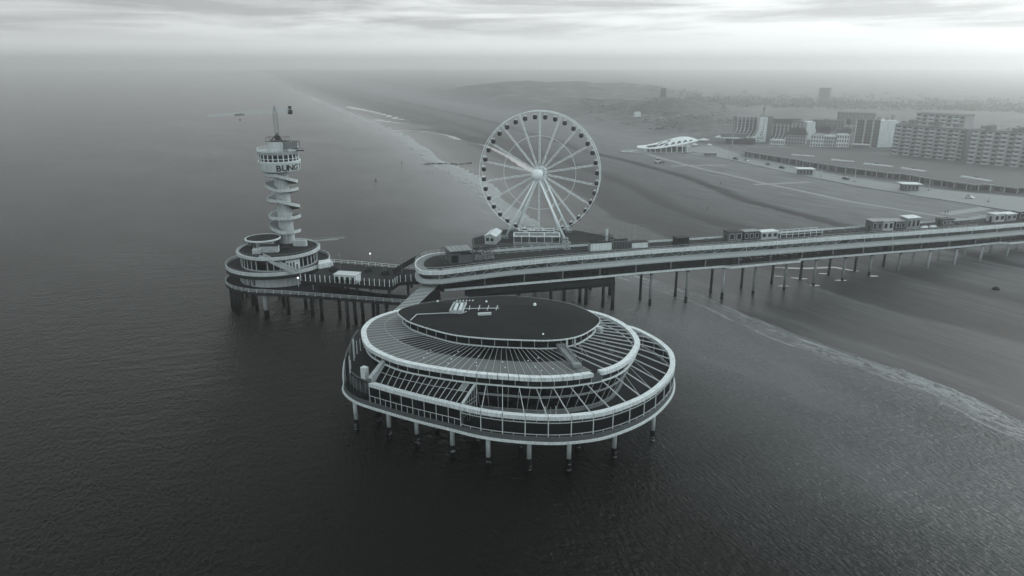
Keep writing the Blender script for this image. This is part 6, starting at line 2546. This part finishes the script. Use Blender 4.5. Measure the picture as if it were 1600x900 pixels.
for x, y, m_, lab in ((166, 527, 'steel_dark', 'dark car parked on the boulevard, farthest from the pier'), (171, 518, 'white', 'white car on the boulevard beside a dark one'), (180, 497, 'steel', 'grey car parked mid boulevard towards the kiosk'),
                      (184, 482, 'steel_dark', 'dark car just before the square kiosk'), (205, 432, 'steel_dark', 'dark car beyond the square kiosk'), (240, 366, 'white', 'white car on the boulevard near the pier')):
    car(x, y, R(-62), M[m_], lab)


def digger():
    x, y = 104.5, 508
    z = zt(x, y)
    t = thing('beach_loader', (x, y, z), 'white wheel loader standing alone on the upper beach', 'loader')
    MB().box((x, y, z + 1.5), (3.6, 2.0, 1.2), .2).build('body', M['white'], t)
    MB().box((x - .1, y, z + 2.7), (1.5, 1.6, 1.4), .2).build('cabin', M['glass'], t)
    MB().box((x - .1, y, z + 3.5), (1.8, 1.9, .2), .2).build('cabin_roof', M['white'], t)
    for a in (-1.5, 1.5):
        for s in (-1.0, 1.0):
            MB().tube((x + a, y + s - .25, z + .7), (x + a, y + s + .25, z + .7), .75, n=14).build('wheel', M['black'], t)
    MB().bar((x + 1.4, y, z + 1.6), (x + 3.6, y + .4, z + .9), .9, .3).build('arm', M['steel_dark'], t)
    MB().box((x + 4.1, y + .5, z + .75), (.9, 2.2, .9), .2).build('bucket', M['steel_dark'], t)


digger()


def person(x, y, rot, lab, z=None):
    """One continuous skinned figure, walking, with a head of hair."""
    z = zt(x, y) if z is None else z
    me = bpy.data.meshes.new('person')
    J = [(0, 0, .95), (0, 0, 1.2), (0, 0, 1.42), (0, .02, 1.55), (0, .03, 1.66), (0, .02, 1.74), (-.19, 0, 1.4), (-.25, .08, 1.14), (-.24, .22, .92), (.19, 0, 1.4), (.25, -.06, 1.14), (.25, -.02, .9),
         (-.1, 0, .9), (-.11, .16, .5), (-.11, .12, .08), (-.11, .27, .04), (.1, 0, .9), (.11, -.06, .5), (.11, -.24, .1), (.11, -.12, .04)]
    E_ = [(0, 1), (1, 2), (2, 3), (3, 4), (4, 5), (2, 6), (6, 7), (7, 8), (2, 9), (9, 10), (10, 11), (0, 12), (12, 13), (13, 14), (14, 15), (0, 16), (16, 17), (17, 18), (18, 19)]
    rad = [.16, .17, .15, .06, .1, .09, .075, .055, .045, .075, .055, .045, .1, .075, .05, .045, .1, .075, .05, .045]
    me.from_pydata(J, E_, [])
    o = bpy.data.objects.new('person', me)
    COL.objects.link(o)
    sk = o.modifiers.new('skin', 'SKIN')
    lay = me.skin_vertices[0] if me.skin_vertices else None
    if lay:
        for k, rr in enumerate(rad):
            lay.data[k].radius = (rr, rr)
        lay.data[0].use_root = True
    o.modifiers.new('smooth', 'SUBSURF').levels = 1
    me.materials.append(M['cloth'])
    o.location = (x, y, z)
    o.rotation_euler = (0, 0, rot)
    o['_w'] = (0, 0, 0)
    return tag(o, lab, 'person', 'people walking on the beach')


for x, y, rot, lab in ((98.1, 348.8, 1.0, 'person in dark clothes walking alone on the beach below the scarp'), (123.4, 415.9, 2.0, 'person in dark clothes on the upper sand near the path'),
                       (207.2, 331.6, .3, 'person in dark clothes on the path end beside another walker'), (208.8, 332.3, .3, 'second walker on the pale path end, slightly nearer the boulevard')):
    person(x, y, rot, lab)


def groyne():
    t = thing('groyne', (-56, 546, 0), 'low dark line of rocks running from the far beach into the sea', 'groyne')
    m = MB()
    for k in range(46):
        f = random.random()
        x, y = -68 + 34 * f, 546.2 + 1.6 * math.sin(f * 5) + random.uniform(-1, 1)
        r = random.uniform(.5, 1.3)
        m.lathe((x, y), [(.001, .75 * r), (.6 * r, .55 * r), (r, .1), (r * .8, -.8)], 6)
    m.build('rock_rubble', M['mussel'], t)
    MB().bar((-36, 547.5, .3), (-31, 548, .9), 1.0, .7).build('end_block', M['conc_dark'], t)


groyne()
for x, y, lab in ((-90.7, 467.8, 'small dark buoy floating offshore of the wheel'), (-86, 553, 'faint dark buoy out beyond the rock groyne')):
    t = thing('buoy', (x, y, 0), lab, 'buoy')
    MB().lathe((x, y), [(.001, -.4), (.6, -.2), (.6, .35), (.22, .6), (.15, 1.3), (.001, 1.35)], 12).build('float', M['steel_dark'], t, True)
    MB().lathe((x, y), [(.001, 1.35), (.22, 1.45), (.22, 1.7), (.001, 1.8)], 8).build('topmark', M['black'], t)
rk = thing('boulder', (158.5, 219.4, 4.2), 'dark boulder lying alone on the wet sand', 'boulder')
z = zt(158.5, 219.4)
m = MB()
m.lathe((158.5, 219.4), [(.001, z + 1.0), (.6, z + .9), (1.05, z + .4), (1.1, z - .3)], 9)
m.build('rock', M['mussel'], rk)

# --- far buildings half lost in the mist
for A, B, z0, z1, d, fl, ba, lab in (((520, 1236), (533, 1226), 10, 33, 12, 8, 5, 'lone tower block standing far off above the mist'), ((193, 948), (199.5, 946), zt(196, 947), zt(196, 947) + 11, 6, 3, 2, 'small dark tower on the crest of the highest dune'),
                                     ((360, 800), (392, 780), 10, 22, 12, 4, 10, 'distant low block in the mist behind the slab hotel'),
                                     ((430, 760), (470, 735), 10, 24, 12, 5, 12, 'distant long block in the mist behind the apartment roofs'), ((300, 720), (326, 706), 10, 20, 12, 4, 9, 'distant block in the mist behind the curved hotel'),
                                     ):
    facade_block('distant_block', A, B, z0, z1, d, fl, ba, lab, 'building', M['brickmid'], 'far buildings in the mist')
hut = thing('dune_hut', (151, 872, 16), 'tiny white hut on the slope of the dunes', 'hut')
z = zt(151, 872)
MB().box((151, 872, z + 2), (7, 5, 4.4), .2).build('wall', M['white'], hut)
MB().add([(147, 869, z + 4.2), (155, 869.6, z + 4.2), (155, 875.4, z + 4.2), (147, 875, z + 4.2), (147.4, 872, z + 6), (154.6, 872.4, z + 6)], [(0, 1, 5, 4), (2, 3, 4, 5), (1, 2, 5), (3, 0, 4)]).build('roof', M['conc_light'], hut)


# --- trees: individual crowns near the town, one far-off mass on the misty skyline
def leaf_cloud(m, c, rx, rz_, n, s):
    for _ in range(n):
        d = Vector((random.gauss(0, 1), random.gauss(0, 1), random.gauss(0, 1))).normalized()
        r = random.uniform(.45, 1.0)
        p = Vector((c[0] + d.x * rx * r, c[1] + d.y * rx * r, c[2] + d.z * rz_ * r))
        e = Vector((random.gauss(0, 1), random.gauss(0, 1), random.gauss(0, .7))).normalized()
        f = e.orthogonal().normalized()
        w = s * random.uniform(.6, 1.3)
        m.poly([p - e * w, p + f * w * .7, p + e * w, p - f * w * .7])


def make_tree():
    t = thing('tree', (0, 0, 0), 'dark leafy tree between the town buildings', 'tree', 'trees among the town buildings')
    tr = MB()
    tr.tube((0, 0, -.5), (0.1, 0, 3.0), .28, .2, 8)
    for a in range(5):
        th = a * 1.26
        tr.tube((0.1, 0, 2.6 + .15 * a), (1.6 * math.cos(th), 1.6 * math.sin(th), 5.0 + .3 * a), .12, .05, 6)
    tr.build('trunk', M['wood'], t)
    cr = MB()
    for a in range(9):
        th, r = random.uniform(0, 6.28), random.uniform(.4, 1.9)
        leaf_cloud(cr, (r * math.cos(th), r * math.sin(th), random.uniform(4.0, 7.2)), 1.5, 1.2, 55, .42)
    cr.build('crown', M['foliage'], t)
    return t


tree0 = make_tree()
tkids = child_map(tree0)
spots = []
for k in range(90):
    a = random.random()
    reg = random.choice((0, 0, 2, 2))
    if reg == 0:
        p = (255 + 110 * a, 640 - 20 * a + random.uniform(0, 90))
    elif reg == 1:
        p = (190 + 60 * a, 690 + random.uniform(0, 60))
    else:
        p = (340 + 160 * a, 640 - 100 * a + random.uniform(0, 120))
    spots.append(p)
for k, (x, y) in enumerate(spots):
    o = tree0 if k == 0 else copy_tree(tree0, tkids)
    s = random.uniform(.8, 1.5)
    o.location = (x, y, zt(x, y))
    o.scale = (s, s, s * random.uniform(.9, 1.15))
    o.rotation_euler = (0, 0, random.uniform(0, 6.28))
wood = MB()
for k in range(1300):
    f = random.random()
    x = 300 + 900 * f + random.gauss(0, 40)
    y = 1080 - 330 * f + abs(random.gauss(0, 170)) + 40
    leaf_cloud(wood, (x, y, zt(x, y) + random.uniform(.5, 4)), 10, 3.2, 13, 1.9)
o = wood.build('treeline', M['marram'], loc=(0, 0, 0))
tag(o, 'far dark belt of trees fading into the mist behind the town', None, None, 'stuff')
scr = MB()
for k in range(2600):
    x, y = random.uniform(100, 330), random.uniform(700, 1150)
    hz_, dd, du = height(np.array([x]), np.array([y]))
    if du[0] < .5 or mnoise.noise(Vector((x * .02, y * .02, 3))) < -.05:
        continue
    leaf_cloud(scr, (x, y, float(hz_[0]) + .2), random.uniform(2.0, 4.5), .45, 9, .75)
o = scr.build('dune_shrubbery', M['marram'], loc=(0, 0, 0))
tag(o, 'low scrub covering the dunes behind the beach', None, None, 'stuff')
